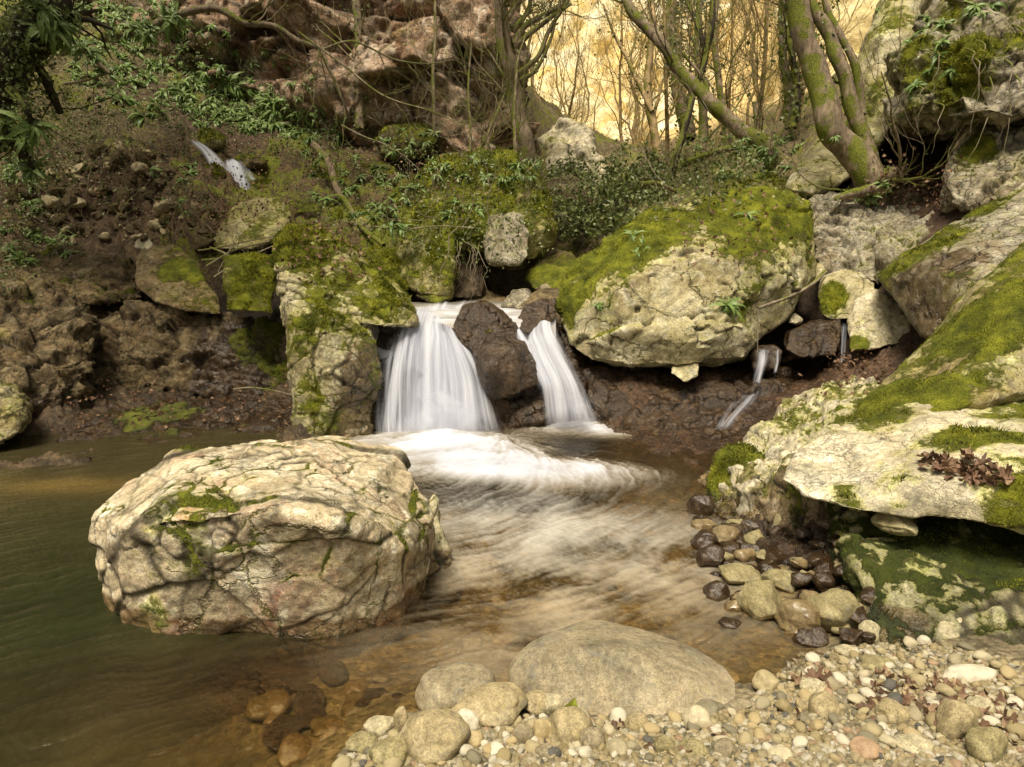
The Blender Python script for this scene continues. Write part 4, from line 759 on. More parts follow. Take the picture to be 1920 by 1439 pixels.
    rock('rock_outcrop', [hullpts([(-120,740,4.7),(0,715,4.75),(40,735,4.65),(50,770,4.55),(40,810,4.5),(0,830,4.4),(-120,850,4.3)], .5, .9)], .014, 1, big=(3, .04), mid=(6, .04), block=((8, 8, 8), .05, .02), moss=(-.1, .3, .4), mat=M['olive'], seed=78, label='knobbly yellowish rock at the left edge above the pool')
    rock('ledge_rock', [[P(*p) for p in [(95,790,5.3),(200,745,5.7),(420,738,5.9),(555,745,5.9),(556,805,5.0),(430,818,4.85),(300,825,4.8),(200,836,4.7),(100,850,4.5)]] + [(-3.6, 4.4, -.3), (-1.6, 4.8, -.3), (-1.7, 6.4, -.3), (-3.8, 6, -.3)]], .018, 2, big=(1.5, .03), mid=(4, .035), fine=(16, .012), block=((5, 5, 9), .05, .015), moss=(-.28, .25, .3), wet=.75, mossblobs=[(260,770,5.3,.45,.55),(300,800,5.0,.3,.4)], mat=M['brown'], seed=79, label='low wet shelf strewn with leaves at the foot of the left cliff')
    # ---- centre outcrop
    cm = dict(mid=(3, .07), fine=(14, .02), mat=M['olive'])
    rock('rock_outcrop', [hullpts([(735,380,7.7),(775,330,7.9),(810,302,8.0),(870,292,8.0),(950,300,7.9),(1003,330,7.7),(1022,390,7.5),(1032,450,7.4),(1010,490,7.3),(980,500,7.3),(915,480,7.2),(900,440,7.1),(850,455,7.1),(790,430,7.2),(740,420,7.4)], 1.4, .9)], .02, 4, big=(1.2, .14), moss=(.42, .40, .40), seed=81, label='rounded outcrop overgrown with moss, ferns and roots above the dark hollow', **cm)
    rock('boulder', [hullpts([(740,470,7.1),(760,410,7.3),(800,380,7.4),(845,400,7.3),(852,450,7.1),(845,520,6.9),(840,556,6.8),(790,552,6.8),(755,520,6.9)], .8, .9)], .018, 3, big=(1.5, .06), moss=(.35, .35, .4), seed=82, label='green mossy block standing left of the dark hollow', **cm)
    rock('rock_pillar', [hullpts([(848,455,7.4),(905,470,7.4),(906,558,7.1),(880,562,7.0),(848,560,7.0)], .6, .95)], .018, 2, big=(2, .04), moss=(-.15, .2, .35), seed=83, wet=.4, mid=(4, .04), fine=(14, .01), mat=M['brown'], label='dark rock pillar hung with roots beside the hollow')
    rock('boulder', [hullpts([(908,455,7.2),(925,410,7.3),(975,400,7.3),(994,430,7.2),(992,480,7.05),(975,498,7.0),(920,492,7.0)], .6, .9)], .014, 6, big=(2, .05), moss=(-.25, .45, .35), seed=84, mid=(3, .02), fine=(14, .008), mat=M['grey'], label='smooth lavender grey block forming the roof of the dark hollow')
    rock('limestone_outcrop', [[(-.6, 9.3, .4), (1.0, 9.3, .4), (-.6, 9.3, 2.2), (1.0, 9.3, 2.2), (-.6, 10.5, .4), (1.2, 10.5, .4), (-.6, 10.5, 2.4), (1.2, 10.5, 2.4)]], .05, 2, big=(2, .1), moss=(-.5, .1, .2), mat=M['brown'], seed=85, label='dark back wall inside the hollow above the stream')
    rock('boulder', [hullpts([(690,495,7.1),(700,470,7.2),(745,468,7.2),(795,500,7.1),(798,530,6.9),(760,545,6.8),(700,530,6.9)], .6, .9)], .016, 4, big=(1.5, .06), moss=(.35, .35, .3), seed=86, mid=(4, .03), fine=(14, .012), mat=M['brown'], label='low rock cushioned with bright moss behind the tall slab')
    rock('boulder', [hullpts([(778,556,6.8),(790,530,7.0),(830,535,7.0),(848,558,6.8),(820,572,6.7)], .3, .9)], .014, 4, big=(2, .03), moss=(.35, .2, .3), seed=87, wet=.4, mid=(4, .03), fine=(14, .01), mat=M['brown'], label='small green mossy stone at the back edge of the stream')
    rock('boulder', [hullpts([(985,520,7.3),(1010,485,7.5),(1060,470,7.6),(1100,490,7.4),(1090,530,7.0),(1050,552,6.7),(1000,548,6.8)], .8, .9)], .018, 3, big=(1.5, .06), strata=((-.5, 0, 1), 6, .03), moss=(.18, .35, .4), seed=88, mid=(4, .04), fine=(14, .012), mat=M['earth'], label='layered mossy rock right of the dark hollow')
    for k, (x, y, w, h, Y, lab) in enumerate([(590,470,110,50,7.0,'moss cushion rock on the slope behind the tall slab'),(560,400,90,50,7.9,'green mossy rock right of the litter topped boulder'),(650,420,110,60,7.8,'mossy rock under the fallen grey trunk'),(760,265,110,70,9.6,'round mossy knoll topped with ferns below the red cliff'),
                                             (400,325,60,40,8.6,'bright moss cushion left of the small cascade'),(500,355,50,30,8.6,'dark mossy stone right of the small cascade'),(600,345,120,60,8.9,'mossy hump above the small cascade foot'),(700,330,110,60,8.9,'mossy hump hung with ferns below the leaf litter'),(395,262,50,36,9.3,'brown stone at the head of the small cascade'),(470,305,60,30,9.1,'mossy lip stone beside the small cascade')]):
        pts = [(x + w * .5 * math.cos(a) , y - h * .5 * math.sin(a), Y + (.15 if math.sin(a) > 0 else -.1)) for a in np.linspace(0, 2 * math.pi, 9)[:-1]] + [(x, y - h * .1, Y - .15)]
        rock('mossy_rock', [hullpts(pts, .5, .9)], .02, 4, big=(2, .05), moss=(.30, .35, .35), seed=90 + k, mid=(4, .04), fine=(14, .015), mat=M['brown' if k % 2 else 'olive'], label=lab)
    # ---- red cliff
    rock('cliff', [hullpts([(180,180,12.0),(400,262,11.2),(600,285,11),(800,322,10.5),(1000,345,9.6),(985,250,9.6),(962,150,9.7),(940,60,9.8),(925,-60,10.0),(915,-420,10.6),(300,-420,12.2),(-200,-420,13),(-100,40,12.5),(700,150,10.5),(860,120,9.9)], 3.5, .95)],
         .038, 2, big=(.5, .30), mid=(1.3, .08), fine=(7, .03), block=((.8, .8, 1.5), .5, .10), strata=((.62, -.30, 1.0), 1.1, .24), moss=(-.26, .18, .34), mossblobs=[(960,160,9.3,.8,.5),(760,40,10,.8,.3)], mat=M['red'], post=1, seed=101, label='reddish overhanging cliff with slanting ledges at the top of the gorge', cat='cliff')
    # far golden cliffs
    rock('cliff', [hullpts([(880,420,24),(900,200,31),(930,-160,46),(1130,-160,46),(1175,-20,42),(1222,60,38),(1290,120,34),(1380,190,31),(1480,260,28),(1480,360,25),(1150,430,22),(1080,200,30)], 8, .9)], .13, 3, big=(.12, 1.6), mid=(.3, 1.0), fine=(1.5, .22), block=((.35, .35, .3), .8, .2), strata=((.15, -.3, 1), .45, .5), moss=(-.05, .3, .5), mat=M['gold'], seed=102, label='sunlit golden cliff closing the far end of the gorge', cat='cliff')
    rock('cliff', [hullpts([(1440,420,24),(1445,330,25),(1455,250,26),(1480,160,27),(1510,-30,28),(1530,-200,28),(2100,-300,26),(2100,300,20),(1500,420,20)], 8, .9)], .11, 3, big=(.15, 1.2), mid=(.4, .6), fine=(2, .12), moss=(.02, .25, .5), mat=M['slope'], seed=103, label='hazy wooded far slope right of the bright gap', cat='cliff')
    rock('rock_outcrop', [hullpts([(1000,345,13.2),(1010,290,13.6),(1035,238,14),(1085,232,14),(1110,290,13.8),(1150,330,13.6),(1160,370,13),(1110,440,12),(1040,430,12)], 2, .9)], .04, 2, big=(.7, .2), mid=(2, .14), fine=(8, .03), block=((1.6, 1.6, 2), .2, .05), moss=(-.2, .4, .3), mat=M['white'], seed=104, label='pale broken crag at the foot of the golden cliff', cat='cliff')
    # ---- right outcrops
    rock('rock_overhang', [hullpts([(1672,205,7.0),(1690,120,7.1),(1720,30,7.2),(1800,-80,7.3),(2200,-140,7.0),(2200,250,5.6),(1930,225,5.9),(1850,205,6.0),(1790,225,6.2),(1700,215,6.6),(1800,100,6.3),(1920,80,6.0)], 1.6, .9)], .022, 2, big=(.9, .14), mid=(2.5, .11), fine=(10, .02), block=((2.4, 2.4, 3.2), .14, .05), strata=((-.2, -.2, 1), 1.9, .09), moss=(.06, .12, .55), mossblobs=[(1760,130,6.4,.6,.35),(1860,60,6.1,.6,.25),(1900,180,5.9,.35,-.5),(1840,205,6.0,.4,-.4)], mat=M['grey'], seed=111, label='grey overhang draped with moss and roots above the dark recess', cat='cliff')
    rock('rock_pillar', [hullpts([(1588,275,7.9),(1600,150,8.1),(1648,0,8.3),(1675,-70,8.4),(1750,-60,8.3),(1712,40,7.9),(1698,130,7.7),(1690,210,7.5),(1640,285,7.5),(1650,150,7.6)], 1.2, .95)], .022, 4, big=(1, .09), mid=(3, .05), fine=(14, .012), moss=(.16, .1, .42), mat=M['tan'], seed=112, label='leaning rock pillar coated in yellow green moss behind the leaning trees', cat='rock pillar')
    rock('limestone_outcrop', [hullpts([(1640,330,8.6),(1650,220,8.6),(1760,215,8.3),(1850,225,7.8),(1850,320,7.6),(1790,340,7.5),(1700,330,8.0)], 1, .95)], .03, 3, big=(1, .12), mid=(2.5, .1), moss=(-.4, .1, .3), block=((1.6, 1.6, 2), .12, .04), mat=M['earth'], seed=113, label='shadowed brown wall at the back of the recess', cat='rock')
    rock('rock_outcrop', [hullpts([(1778,335,6.3),(1800,262,6.5),(1848,232,6.5),(1922,222,6.3),(2200,230,5.8),(2200,400,5.3),(1930,350,5.6),(1862,388,5.7),(1800,402,5.9),(1778,380,6.0)], 1.2, .9)], .018, 1, big=(1.2, .08), mid=(3, .07), fine=(12, .018), block=((4, 4, 5.5), .10, .04), moss=(-.12, .35, .35), mossblobs=[(1830,260,6.2,.25,.5)], mat=M['grey'], seed=114, label='craggy grey outcrop at the right edge above the pale slab')
    rock('limestone_outcrop', [hullpts([(1515,375,7.3),(1560,365,7.4),(1660,365,7.2),(1790,365,6.9),(1810,400,6.5),(1760,440,6.3),(1680,480,6.2),(1645,530,6.1),(1540,520,6.5),(1520,440,6.9)], 1.2, .9)], .018, 1, big=(1.2, .07), mid=(3, .06), fine=(12, .02), block=((4.5, 4.5, 8), .10, .04), moss=(-.25, .35, .3), mat=M['grey'], seed=115, label='crumbling grey layered bank behind the huge mossy boulder')
    rock('boulder', [hullpts([(1478,345,7.9),(1500,300,8.1),(1535,262,8.3),(1572,235,8.4),(1602,280,8.0),(1600,325,7.6),(1560,352,7.5),(1520,362,7.5),(1485,358,7.6)], .9, .9)], .018, 3, big=(1.5, .06), mid=(4, .03), moss=(.05, .35, .45), mat=M['tan'], seed=116, label='tilted mossy boulder jutting out left of the leaning trees')
    rock('mossy_rock', [hullpts([(1335,400,7.8),(1370,350,8.2),(1440,330,8.4),(1480,350,8.0),(1500,400,7.3),(1450,420,7.2)], .9, .9)], .024, 4, big=(1.5, .08), mid=(4, .05), moss=(.25, .35, .3), mat=M['olive'], seed=117, label='mossy rubble rock behind the top of the huge mossy boulder')
    # wet rubble at the right water edge, stone by stone
    rub = [(1300,1000,1350,1040,'brown'),(1340,990,1400,1035,'tan'),(1292,930,1338,975,'brown'),(1310,1030,1360,1075,'brown'),(1355,1062,1430,1108,'olive'),(1320,1095,1370,1135,'brown'),(1400,1105,1485,1175,'olive'),(1385,1120,1420,1160,'brown'),
           (1355,1160,1400,1188,'brown'),(1430,1030,1490,1075,'brown'),(1375,1030,1425,1062,'tan'),(1475,1140,1550,1205,'tan'),(1525,1125,1625,1205,'olive'),(1440,1075,1500,1120,'olive'),(1620,1180,1660,1225,'white'),(1700,1190,1765,1225,'white'),(1755,1175,1830,1240,'white'),(1300,975,1345,1003,'tan'),(1500,1185,1560,1225,'brown'),(1440,985,1500,1030,'brown')]
    r2 = np.random.default_rng(44)
    for k in range(120):
        x = r2.uniform(1300, 1650); y = r2.uniform(985, 1215)
        if y - 985 < -(x - 1300) * .0 or x < 1300 + (y - 1040) * .55: continue
        w_ = r2.uniform(16, 48); rub.append((x - w_ / 2, y - w_ * .7, x + w_ / 2, y, ['brown', 'brown', 'tan', 'olive'][int(r2.integers(4))]))
    for k, (x0, y0, x1, y1, mt) in enumerate(rub):
        lift = 0.0 if k < 20 else max(0, (x1 - 1350) / 1000 * .6 - (y1 - 1000) / 1000 * .6)
        stone_px('stone', x0, y0, x1, y1, -.02 + lift, mt, 500 + k, 5 if x1 - x0 > 55 else 4, ang=1.0,
                 label=('glistening dark brown stone in the wet rubble at the right water edge' if mt == 'brown' else 'wet tan or olive stone in the rubble at the right water edge' if mt in ('olive', 'tan') else 'pale angular stone at the foot of the green stained face'),
                 group='wet brown stones in the rubble' if mt == 'brown' else 'tan stones in the rubble' if mt != 'white' else 'pale stones under the green face', wet=1.0 if mt == 'brown' else .6 if mt == 'tan' else .35 if mt == 'olive' else 0)
    stone_px('stone', 1660, 965, 1740, 1010, .26, 'olive', 599, 5, ang=.8, label='olive stone wedged under the overhang of the white boulder')

def stone_px(name, x0, y0, x1, y1, zb, mt, seed, sub, label, group=None, ang=.5, wet=0.0, flat=None, moss=-.5, cat='stone', me_cache={}):
    """a rounded stone resting at height zb whose outline spans the surveyed extent"""
    xc = (x0 + x1) / 2; b = np.array(PZ(xc, y1, zb)); dist = np.linalg.norm(b - (0, 0, CAMZ)); k = dist / F * 1.04
    a = (x1 - x0) / 2 * k; hh = (y1 - y0) / 2 * k; d = b - (0, 0, CAMZ); th = math.atan2(-d[2], d[1]); bb = a * .85
    c2 = (hh ** 2 - (bb * math.sin(th)) ** 2) / math.cos(th) ** 2
    c = math.sqrt(c2) if c2 > (a * .38) ** 2 else a * .38
    if c2 <= (a * .38) ** 2: bb = max(a * .45, math.sqrt(max(0, hh ** 2 - (c * math.cos(th)) ** 2)) / math.sin(th))
    v, f = pebble_geo(sub, seed, ang, .03 if ang > .6 else .015)
    v = v / np.abs(v).max(0) * np.array([a, bb, c]); 
    mt = {'white': 'cob_white', 'tan': 'cob_tan', 'olive': 'cob_olive', 'brown': 'cob_brown'}.get(mt, mt)
    me = mkmesh(name, v, f); nz = nrm_of(me)[:, 2]
    attr(me, 'moss', np.clip(moss + .3 * nz + .5 * fbm(v * 6 / max(a, .02) * .3, 3, seed), 0, 1)); w = v[:, 2] + c + zb
    attr(me, 'wet', np.clip(wet * .8 + .7 * (1 - sstep(.0, .03, w)) * (b[1] > 1.9 or b[0] < -.1), 0, 1)); attr(me, 'crk', np.zeros(len(v))); attr(me, 'var', np.zeros(len(v)))
    o = link(name, me, M[mt]); o.location = (b[0], b[1] + bb * .75, zb + c * .82)
    tag(o, label, cat, group); return o
# ---------------------------------------------------------------- trees and plants
def branch_tree(g, p0, d0, length, r0, depth, rnd, droop=0.0, up=.25, spread=.6, nsub=(3, 5), minr=.0015, seg=5, collect=None, wig=.14):
    n = max(4, int(length / max(.05, r0 * 6)) + 3); n = min(n, 14); pts = [np.array(p0, float)]; d = np.array(d0, float); d /= np.linalg.norm(d)
    for i in range(n - 1):
        d = d + rnd.normal(size=3) * wig + np.array([0, 0, up * .12 - droop * .1]); d /= np.linalg.norm(d); pts.append(pts[-1] + d * length / (n - 1))
    rad = np.linspace(r0, max(minr, r0 * .35), n); v, q = tube(pts, rad, seg if depth > 0 else 3); g.add(v, q, a=rnd.random())
    if collect is not None: collect.append((np.array(pts), depth))
    if depth <= 0: return
    for k in range(rnd.integers(*nsub) + 1):
        t = rnd.uniform(.25, 1.0); i = min(n - 2, int(t * (n - 1))); dd = pts[i + 1] - pts[i]; dd /= np.linalg.norm(dd)
        s = rnd.normal(size=3); s -= dd * s.dot(dd); s /= np.linalg.norm(s) + 1e-6
        nd = dd * (1 - spread * .5) + s * spread; nd[2] += up * .3
        branch_tree(g, pts[i], nd, length * rnd.uniform(.4, .75), rad[i] * rnd.uniform(.45, .7), depth - 1, rnd, droop, up, spread, nsub, minr, seg, collect, wig)

def leafcard(g, p, d, n, ln, wd, var, bend=.2):
    """a small folded leaf: 4 triangles"""
    d = d / (np.linalg.norm(d) + 1e-9); s = np.cross(d, n); s /= np.linalg.norm(s) + 1e-9; n = np.cross(s, d)
    v = [p, p + d * ln * .5 + s * wd * .5 + n * wd * bend, p + d * ln * .55, p + d * ln * .5 - s * wd * .5 + n * wd * bend, p + d * ln - n * ln * bend * .4]
    g.add(v, t=[(0, 1, 2), (0, 2, 3), (1, 4, 2), (2, 4, 3)], a=var)
def many_leaves(g, P_, D, N, ln, wd, var, bend=.2):
    P_ = np.asarray(P_, float); D = np.asarray(D, float); N = np.asarray(N, float); m = len(P_)
    if m == 0: return
    D = D / (np.linalg.norm(D, axis=1)[:, None] + 1e-9); S = np.cross(D, N); S /= np.linalg.norm(S, axis=1)[:, None] + 1e-9; N = np.cross(S, D)
    ln = np.broadcast_to(ln, (m,))[:, None]; wd = np.broadcast_to(wd, (m,))[:, None]
    v = np.stack([P_, P_ + D * ln * .45 + S * wd * .5 + N * wd * bend, P_ + D * ln * .5, P_ + D * ln * .45 - S * wd * .5 + N * wd * bend, P_ + D * ln - N * ln * bend * .5], 1).reshape(-1, 3)
    b = np.arange(m)[:, None, None] * 5; t = (np.array([[0, 1, 2], [0, 2, 3], [1, 4, 2], [2, 4, 3]])[None] + b).reshape(-1, 3)
    g.add(v, t=t, a=np.repeat(var, 5))

def trunk_tree(name, label, paths, mat, seed, twigs=(6, 1.2, 2), group=None, cat='tree', ivy=0, leafmat='ivy', up=.5, twigr=.24, from_=.4, crown_mat=None, leaf_size=.05, spread=.6, partname='crown'):
    """paths: list of ([(x,y,Y)..], r0, r1); first path is the trunk, others are limbs of the same tree"""
    rnd = np.random.default_rng(seed); g = Geo(); base = np.array(P(*paths[0][0][0])); ax = []
    for (pl, r0, r1) in paths:
        w = np.array([P(*p) for p in pl]); n = 46; c = catmull(w, n); c += .6 * r0 * np.stack([perlin(c * 2.2 + k * 9, seed + k) for k in range(3)], 1)
        rad = np.linspace(r0, r1, n) * (1 + .16 * perlin(c * 6 / max(.3, r0 * 12), seed + 4)); 
        v, q = tube(c, rad, 14 if r0 > .04 else 8)
        if r0 > .04: nrm = v - np.repeat(c, 14, axis=0); nrm /= np.linalg.norm(nrm, axis=1)[:, None] + 1e-9; v = v + nrm * (r0 * .16 * fbm(v * (.8 / r0) * np.array([1, 1, .5]), 4, seed))[:, None]
        g.add(v, q, a=.5); ax.append((c, rad))
    root = bpy.data.objects.new(name, None); COL.objects.link(root); root.location = Vector([float(t) for t in base]); root.empty_display_size = .1; tag(root, label, cat, group)
    me = g.mesh('trunk'); co = cos_of(me) - base; me.vertices.foreach_set('co', co.astype(np.float32).ravel()); link('trunk', me, M[mat], root)
    tg = Geo(); col = []
    for (c, rad) in ax:
        for k in range(twigs[0]):
            i = int(rnd.uniform(from_, .98) * (len(c) - 2)); dd = c[i + 1] - c[i]; dd = dd / np.linalg.norm(dd); s = rnd.normal(size=3); s -= dd * s.dot(dd); s /= np.linalg.norm(s)
            branch_tree(tg, c[i], dd * .5 + s * spread, twigs[1] * rnd.uniform(.5, 1.3), max(.003, rad[i] * twigr), twigs[2], rnd, up=up, collect=col)
    if tg.n:
        me = tg.mesh(partname); co = cos_of(me) - base; me.vertices.foreach_set('co', co.astype(np.float32).ravel()); link(partname, me, M[crown_mat or mat], root)
    if ivy:
        lg = Geo(); src = [(c, r) for c, r in ax]
        Pp, D, N = [], [], []
        for k in range(ivy):
            c, r = src[rnd.integers(len(src))]
            if rnd.random() < .65 or not col: i = rnd.integers(0, len(c) - 1); s = rnd.normal(size=3); s /= np.linalg.norm(s); p = c[i] + s * (r[i] * 1.3 + rnd.exponential(.05))
            else: q_ = col[rnd.integers(len(col))][0]; p = q_[rnd.integers(len(q_))] + rnd.normal(size=3) * .05; s = rnd.normal(size=3)
            Pp.append(p); D.append(rnd.normal(size=3) - (0, 0, .5)); N.append(s)
        many_leaves(lg, Pp, D, N, rnd.uniform(.6, 1.4, ivy) * leaf_size, rnd.uniform(.5, 1.0, ivy) * leaf_size, rnd.random(ivy))
        me = lg.mesh('foliage', False); co = cos_of(me) - base; me.vertices.foreach_set('co', co.astype(np.float32).ravel()); link('foliage', me, M[leafmat], root)
    return root

def build_trees():
    # the leaning pair over the recess
    trunk_tree('tree', 'thick twin stemmed tree with pale patched bark leaning left from the recess', [
        ([(1665,372,7.1),(1640,345,7.1),(1592,290,7.15),(1560,232,7.2),(1535,150,7.3),(1515,60,7.4),(1490,-70,7.5),(1470,-200,7.6)], .165, .085),
        ([(1660,362,7.2),(1635,300,7.3),(1606,225,7.4),(1580,130,7.5),(1545,50,7.6),(1505,-30,7.7),(1480,-120,7.8)], .09, .055),
        ([(1618,215,7.6),(1602,120,7.65),(1580,70,7.7),(1555,20,7.8),(1535,-60,7.9)], .045, .03),
        ([(1640,345,7.1),(1670,335,7.0),(1690,350,6.95)], .11, .04), ([(1650,355,7.0),(1600,358,6.95),(1560,372,7.0)], .07, .02)], 'bark', 201, twigs=(3, 1.0, 2), ivy=260, from_=.3, spread=.8)
    trunk_tree('tree', 'mossy dark trunk leaning left over the gap from the bank', [([(1455,305,8.6),(1430,268,8.6),(1380,238,8.7),(1300,160,8.9),(1245,85,9.1),(1195,25,9.3),(1160,-50,9.5)], .105, .055), ([(1330,190,8.8),(1320,150,8.9),(1280,100,9.0)], .03, .015)], 'bark', 202, twigs=(4, 1.2, 2), ivy=140)
    trunk_tree('tree', 'slim forked tree with crossing dark stems in the gap', [([(1258,335,9.8),(1275,270,9.8),(1300,180,9.9),(1322,110,10),(1335,40,10),(1342,-60,10.2)], .05, .03), ([(1325,110,10),(1310,60,10),(1290,10,10.1),(1265,-50,10.2)], .035, .02)], 'barkdark', 203, twigs=(6, 1.4, 2))
    trunk_tree('tree', 'upright brown tree standing in the bright gap', [([(1238,335,11),(1228,250,11),(1214,150,11.2),(1222,60,11.3),(1224,-60,11.5)], .075, .04), ([(1224,210,11),(1190,140,11.2),(1160,80,11.4),(1130,10,11.6)], .04, .015)], 'barkfar', 204, twigs=(7, 1.6, 2), ivy=200, from_=.2)
    trunk_tree('tree', 'mossy tree fanning many bent limbs from the red cliff edge', [([(1002,345,9.3),(985,270,9.25),(972,200,9.2),(958,130,9.1),(940,60,9.1),(930,-60,9.0)], .12, .08),
        ([(965,85,9.1),(985,50,9.1),(1020,28,9.1),(1055,5,9.1),(1075,-40,9.1)], .045, .02), ([(968,90,9.1),(1000,60,9.0),(1040,30,9.0),(1070,8,9.0)], .04, .015), ([(970,140,9.1),(1010,105,9.0),(1030,60,9.0),(1065,0,9.0),(1080,-40,9)], .035, .015),
        ([(975,150,9.1),(1005,130,9.0),(1035,70,9.0),(1050,0,9.0)], .03, .012), ([(962,60,9.1),(990,20,9.1),(1000,-30,9.1)], .04, .02), ([(945,40,9.1),(965,10,9.1),(975,-30,9.0)], .05, .02)], 'bark', 205, twigs=(7, .9, 2), from_=.35, ivy=160, spread=.45)
    trunk_tree('tree', 'ivy wrapped straight trunk in front of the red cliff', [([(675,245,10),(674,150,10.1),(671,60,10.2),(668,-80,10.3)], .07, .055)], 'bark', 206, twigs=(5, 1.2, 2), ivy=420)
    trunk_tree('tree', 'thin straight sapling right of the ivy wrapped trunk', [([(815,262,9.6),(813,150,9.6),(816,60,9.7),(818,-60,9.8)], .028, .018)], 'bark', 207, twigs=(9, 1.2, 2), from_=.1)
    trunk_tree('tree', 'slender bent sapling rising from the overgrown outcrop', [([(965,316,8.3),(966,260,8.3),(963,200,8.4),(970,120,8.5),(985,60,8.6)], .03, .010)], 'bark', 208, twigs=(8, .9, 2), from_=.1)
    trunk_tree('tree', 'curved mossy sapling in front of the red cliff', [([(893,300,8.6),(905,270,8.6),(930,215,8.7),(945,180,8.8)], .03, .012), ([(880,308,8.6),(882,250,8.7),(878,160,8.9),(884,80,9)], .02, .010)], 'bark', 209, twigs=(7, .8, 2), from_=.1)
    for k, (pl, r0, lab) in enumerate([([(1480,240,10.5),(1474,150,10.6),(1466,60,10.7),(1464,-60,10.8)], .075, 'straight grey trunk left of the leaning twin tree'),
                                  ([(1487,238,10.2),(1494,170,10.3),(1480,80,10.3),(1484,-60,10.4)], .055, 'dark ivy stem against the straight grey trunk'),
                                  ([(1312,300,13),(1318,220,13.2),(1310,120,13.4),(1312,-60,13.8)], .10, 'darkest upright trunk right of the crossing stems'),
                                  ([(1432,300,11),(1420,250,11),(1416,190,11.1)], .045, 'broken mossy stem behind the leaning dark trunk'),
                                  ([(1290,260,15),(1272,160,15.3),(1258,60,15.6),(1262,-80,16)], .15, 'leafy evergreen trunk at the right of the bright gap'),
                                  ([(1368,280,12.5),(1352,180,12.6),(1338,60,12.8),(1352,-60,13)], .07, 'upright brown trunk with thin side twigs beyond the leaning dark trunk')]):
        trunk_tree('tree', lab, [(pl, r0, r0 * .6)], 'bark' if k != 1 else 'barkdark', 220 + k, twigs=(8, 1.5, 2), ivy=(160, 300, 200, 60, 1500, 120)[k], from_=.15, leaf_size=.07)
    # dark trunk and root mass, top left
    trunk_tree('tree', 'dark mossy trunk arching out of the top left corner', [([(-60,260,6.4),(-30,180,6.3),(10,110,6.2),(50,60,6.2),(78,20,6.2),(88,-50,6.3)], .26, .15), ([(-10,200,6.3),(30,260,6.2),(70,330,6.3)], .10, .03), ([(10,130,6.2),(60,120,6.3),(95,170,6.4),(115,210,6.5)], .05, .03), ([(15,170,6.0),(45,200,5.9),(52,232,5.95),(30,240,6.0)], .035, .02)], 'barkdark', 240, twigs=(2, .6, 1), ivy=260)
    # unseen crown added above the left bank to cast shade on it
    dark = next(o for o in scene.objects if (o.get('label') or '').startswith('dark mossy trunk')); r3 = np.random.default_rng(31); lg = Geo(); m = 5200
    cc = np.array([[r3.uniform(-7.5, -2.6), r3.uniform(2.6, 8.6), r3.uniform(5.6, 7.4)] for _ in range(70)]); pk = cc[r3.integers(70, size=m)] + r3.normal(size=(m, 3)) * (.42, .42, .22); off = np.array(dark.location)
    many_leaves(lg, pk - off, r3.normal(size=(m, 3)), r3.normal(size=(m, 3)) + (0, 0, .6), r3.uniform(.09, .18, m), r3.uniform(.05, .10, m), r3.random(m)); tg = Geo()
    for c_ in cc[:26]:
        v, q = tube(catmull(np.array([[-3.9, 6.0, 3.4], (np.array([-3.9, 6.0, 3.4]) + c_) / 2 + (0, 0, .6), c_]), 12), np.linspace(.06, .012, 12), 5); tg.add(v - off, q)
    link('foliage', lg.mesh('foliage', False), M['ivy'], dark); link('limbs', tg.mesh('limbs'), M['barkdark'], dark)  # leaves and limbs of the added shade crown, out of view
    # bare saplings filling the bright gap and the slope behind: four kinds, copied
    protos = []
    for k in range(5):
        rnd = np.random.default_rng(300 + k); root = bpy.data.objects.new('bare_tree', None); COL.objects.link(root); g = Geo(); col = []
        n = 24; H = 5.0; c = np.stack([np.linspace(0, rnd.uniform(-1.8, 1.4), n) + .30 * np.sin(np.linspace(0, rnd.uniform(3, 7), n) + k) + .12 * np.cumsum(rnd.normal(size=n)) * .4, np.linspace(0, .4, n), np.linspace(0, H, n)], 1); rad = np.linspace(.048, .009, n)
        v, q = tube(c, rad, 7); g.add(v, q, a=.4); link('trunk', g.mesh('trunk'), M['barkfar'], root); t = Geo()
        for j in range(9):
            i = int(rnd.uniform(.18, .97) * (n - 2)); s = rnd.normal(size=3); s[2] = abs(s[2]) * .6 + .5; branch_tree(t, c[i], s, rnd.uniform(.7, 1.9), rad[i] * .38, 2, rnd, up=.6, minr=.003, collect=col, seg=4)
        link('crown', t.mesh('crown'), M['barkfar'], root)
        lg = Geo(); m = 160; pick = [col[rnd.integers(len(col))][0] for _ in range(m)]; Pp = np.array([q_[rnd.integers(len(q_))] for q_ in pick]) + rnd.normal(size=(m, 3)) * .04
        many_leaves(lg, Pp, rnd.normal(size=(m, 3)), rnd.normal(size=(m, 3)), rnd.uniform(.03, .08, m), rnd.uniform(.02, .05, m), rnd.random(m)); link('foliage', lg.mesh('foliage', False), M['goldleaf'], root)
        protos.append(root)
    rnd = np.random.default_rng(77); spots = []
    for k in range(15): spots.append((1040 + 175 * rnd.random(), 325 + 20 * rnd.random(), 16 + 10 * rnd.random(), 'gap'))
    for k in range(5): spots.append((1205 + 100 * rnd.random(), 315 + 20 * rnd.random(), 13 + 8 * rnd.random(), 'gap'))
    for k in range(10): spots.append((1320 + 200 * rnd.random(), 300 + 30 * rnd.random(), 10.5 + 8 * rnd.random(), 'slope'))
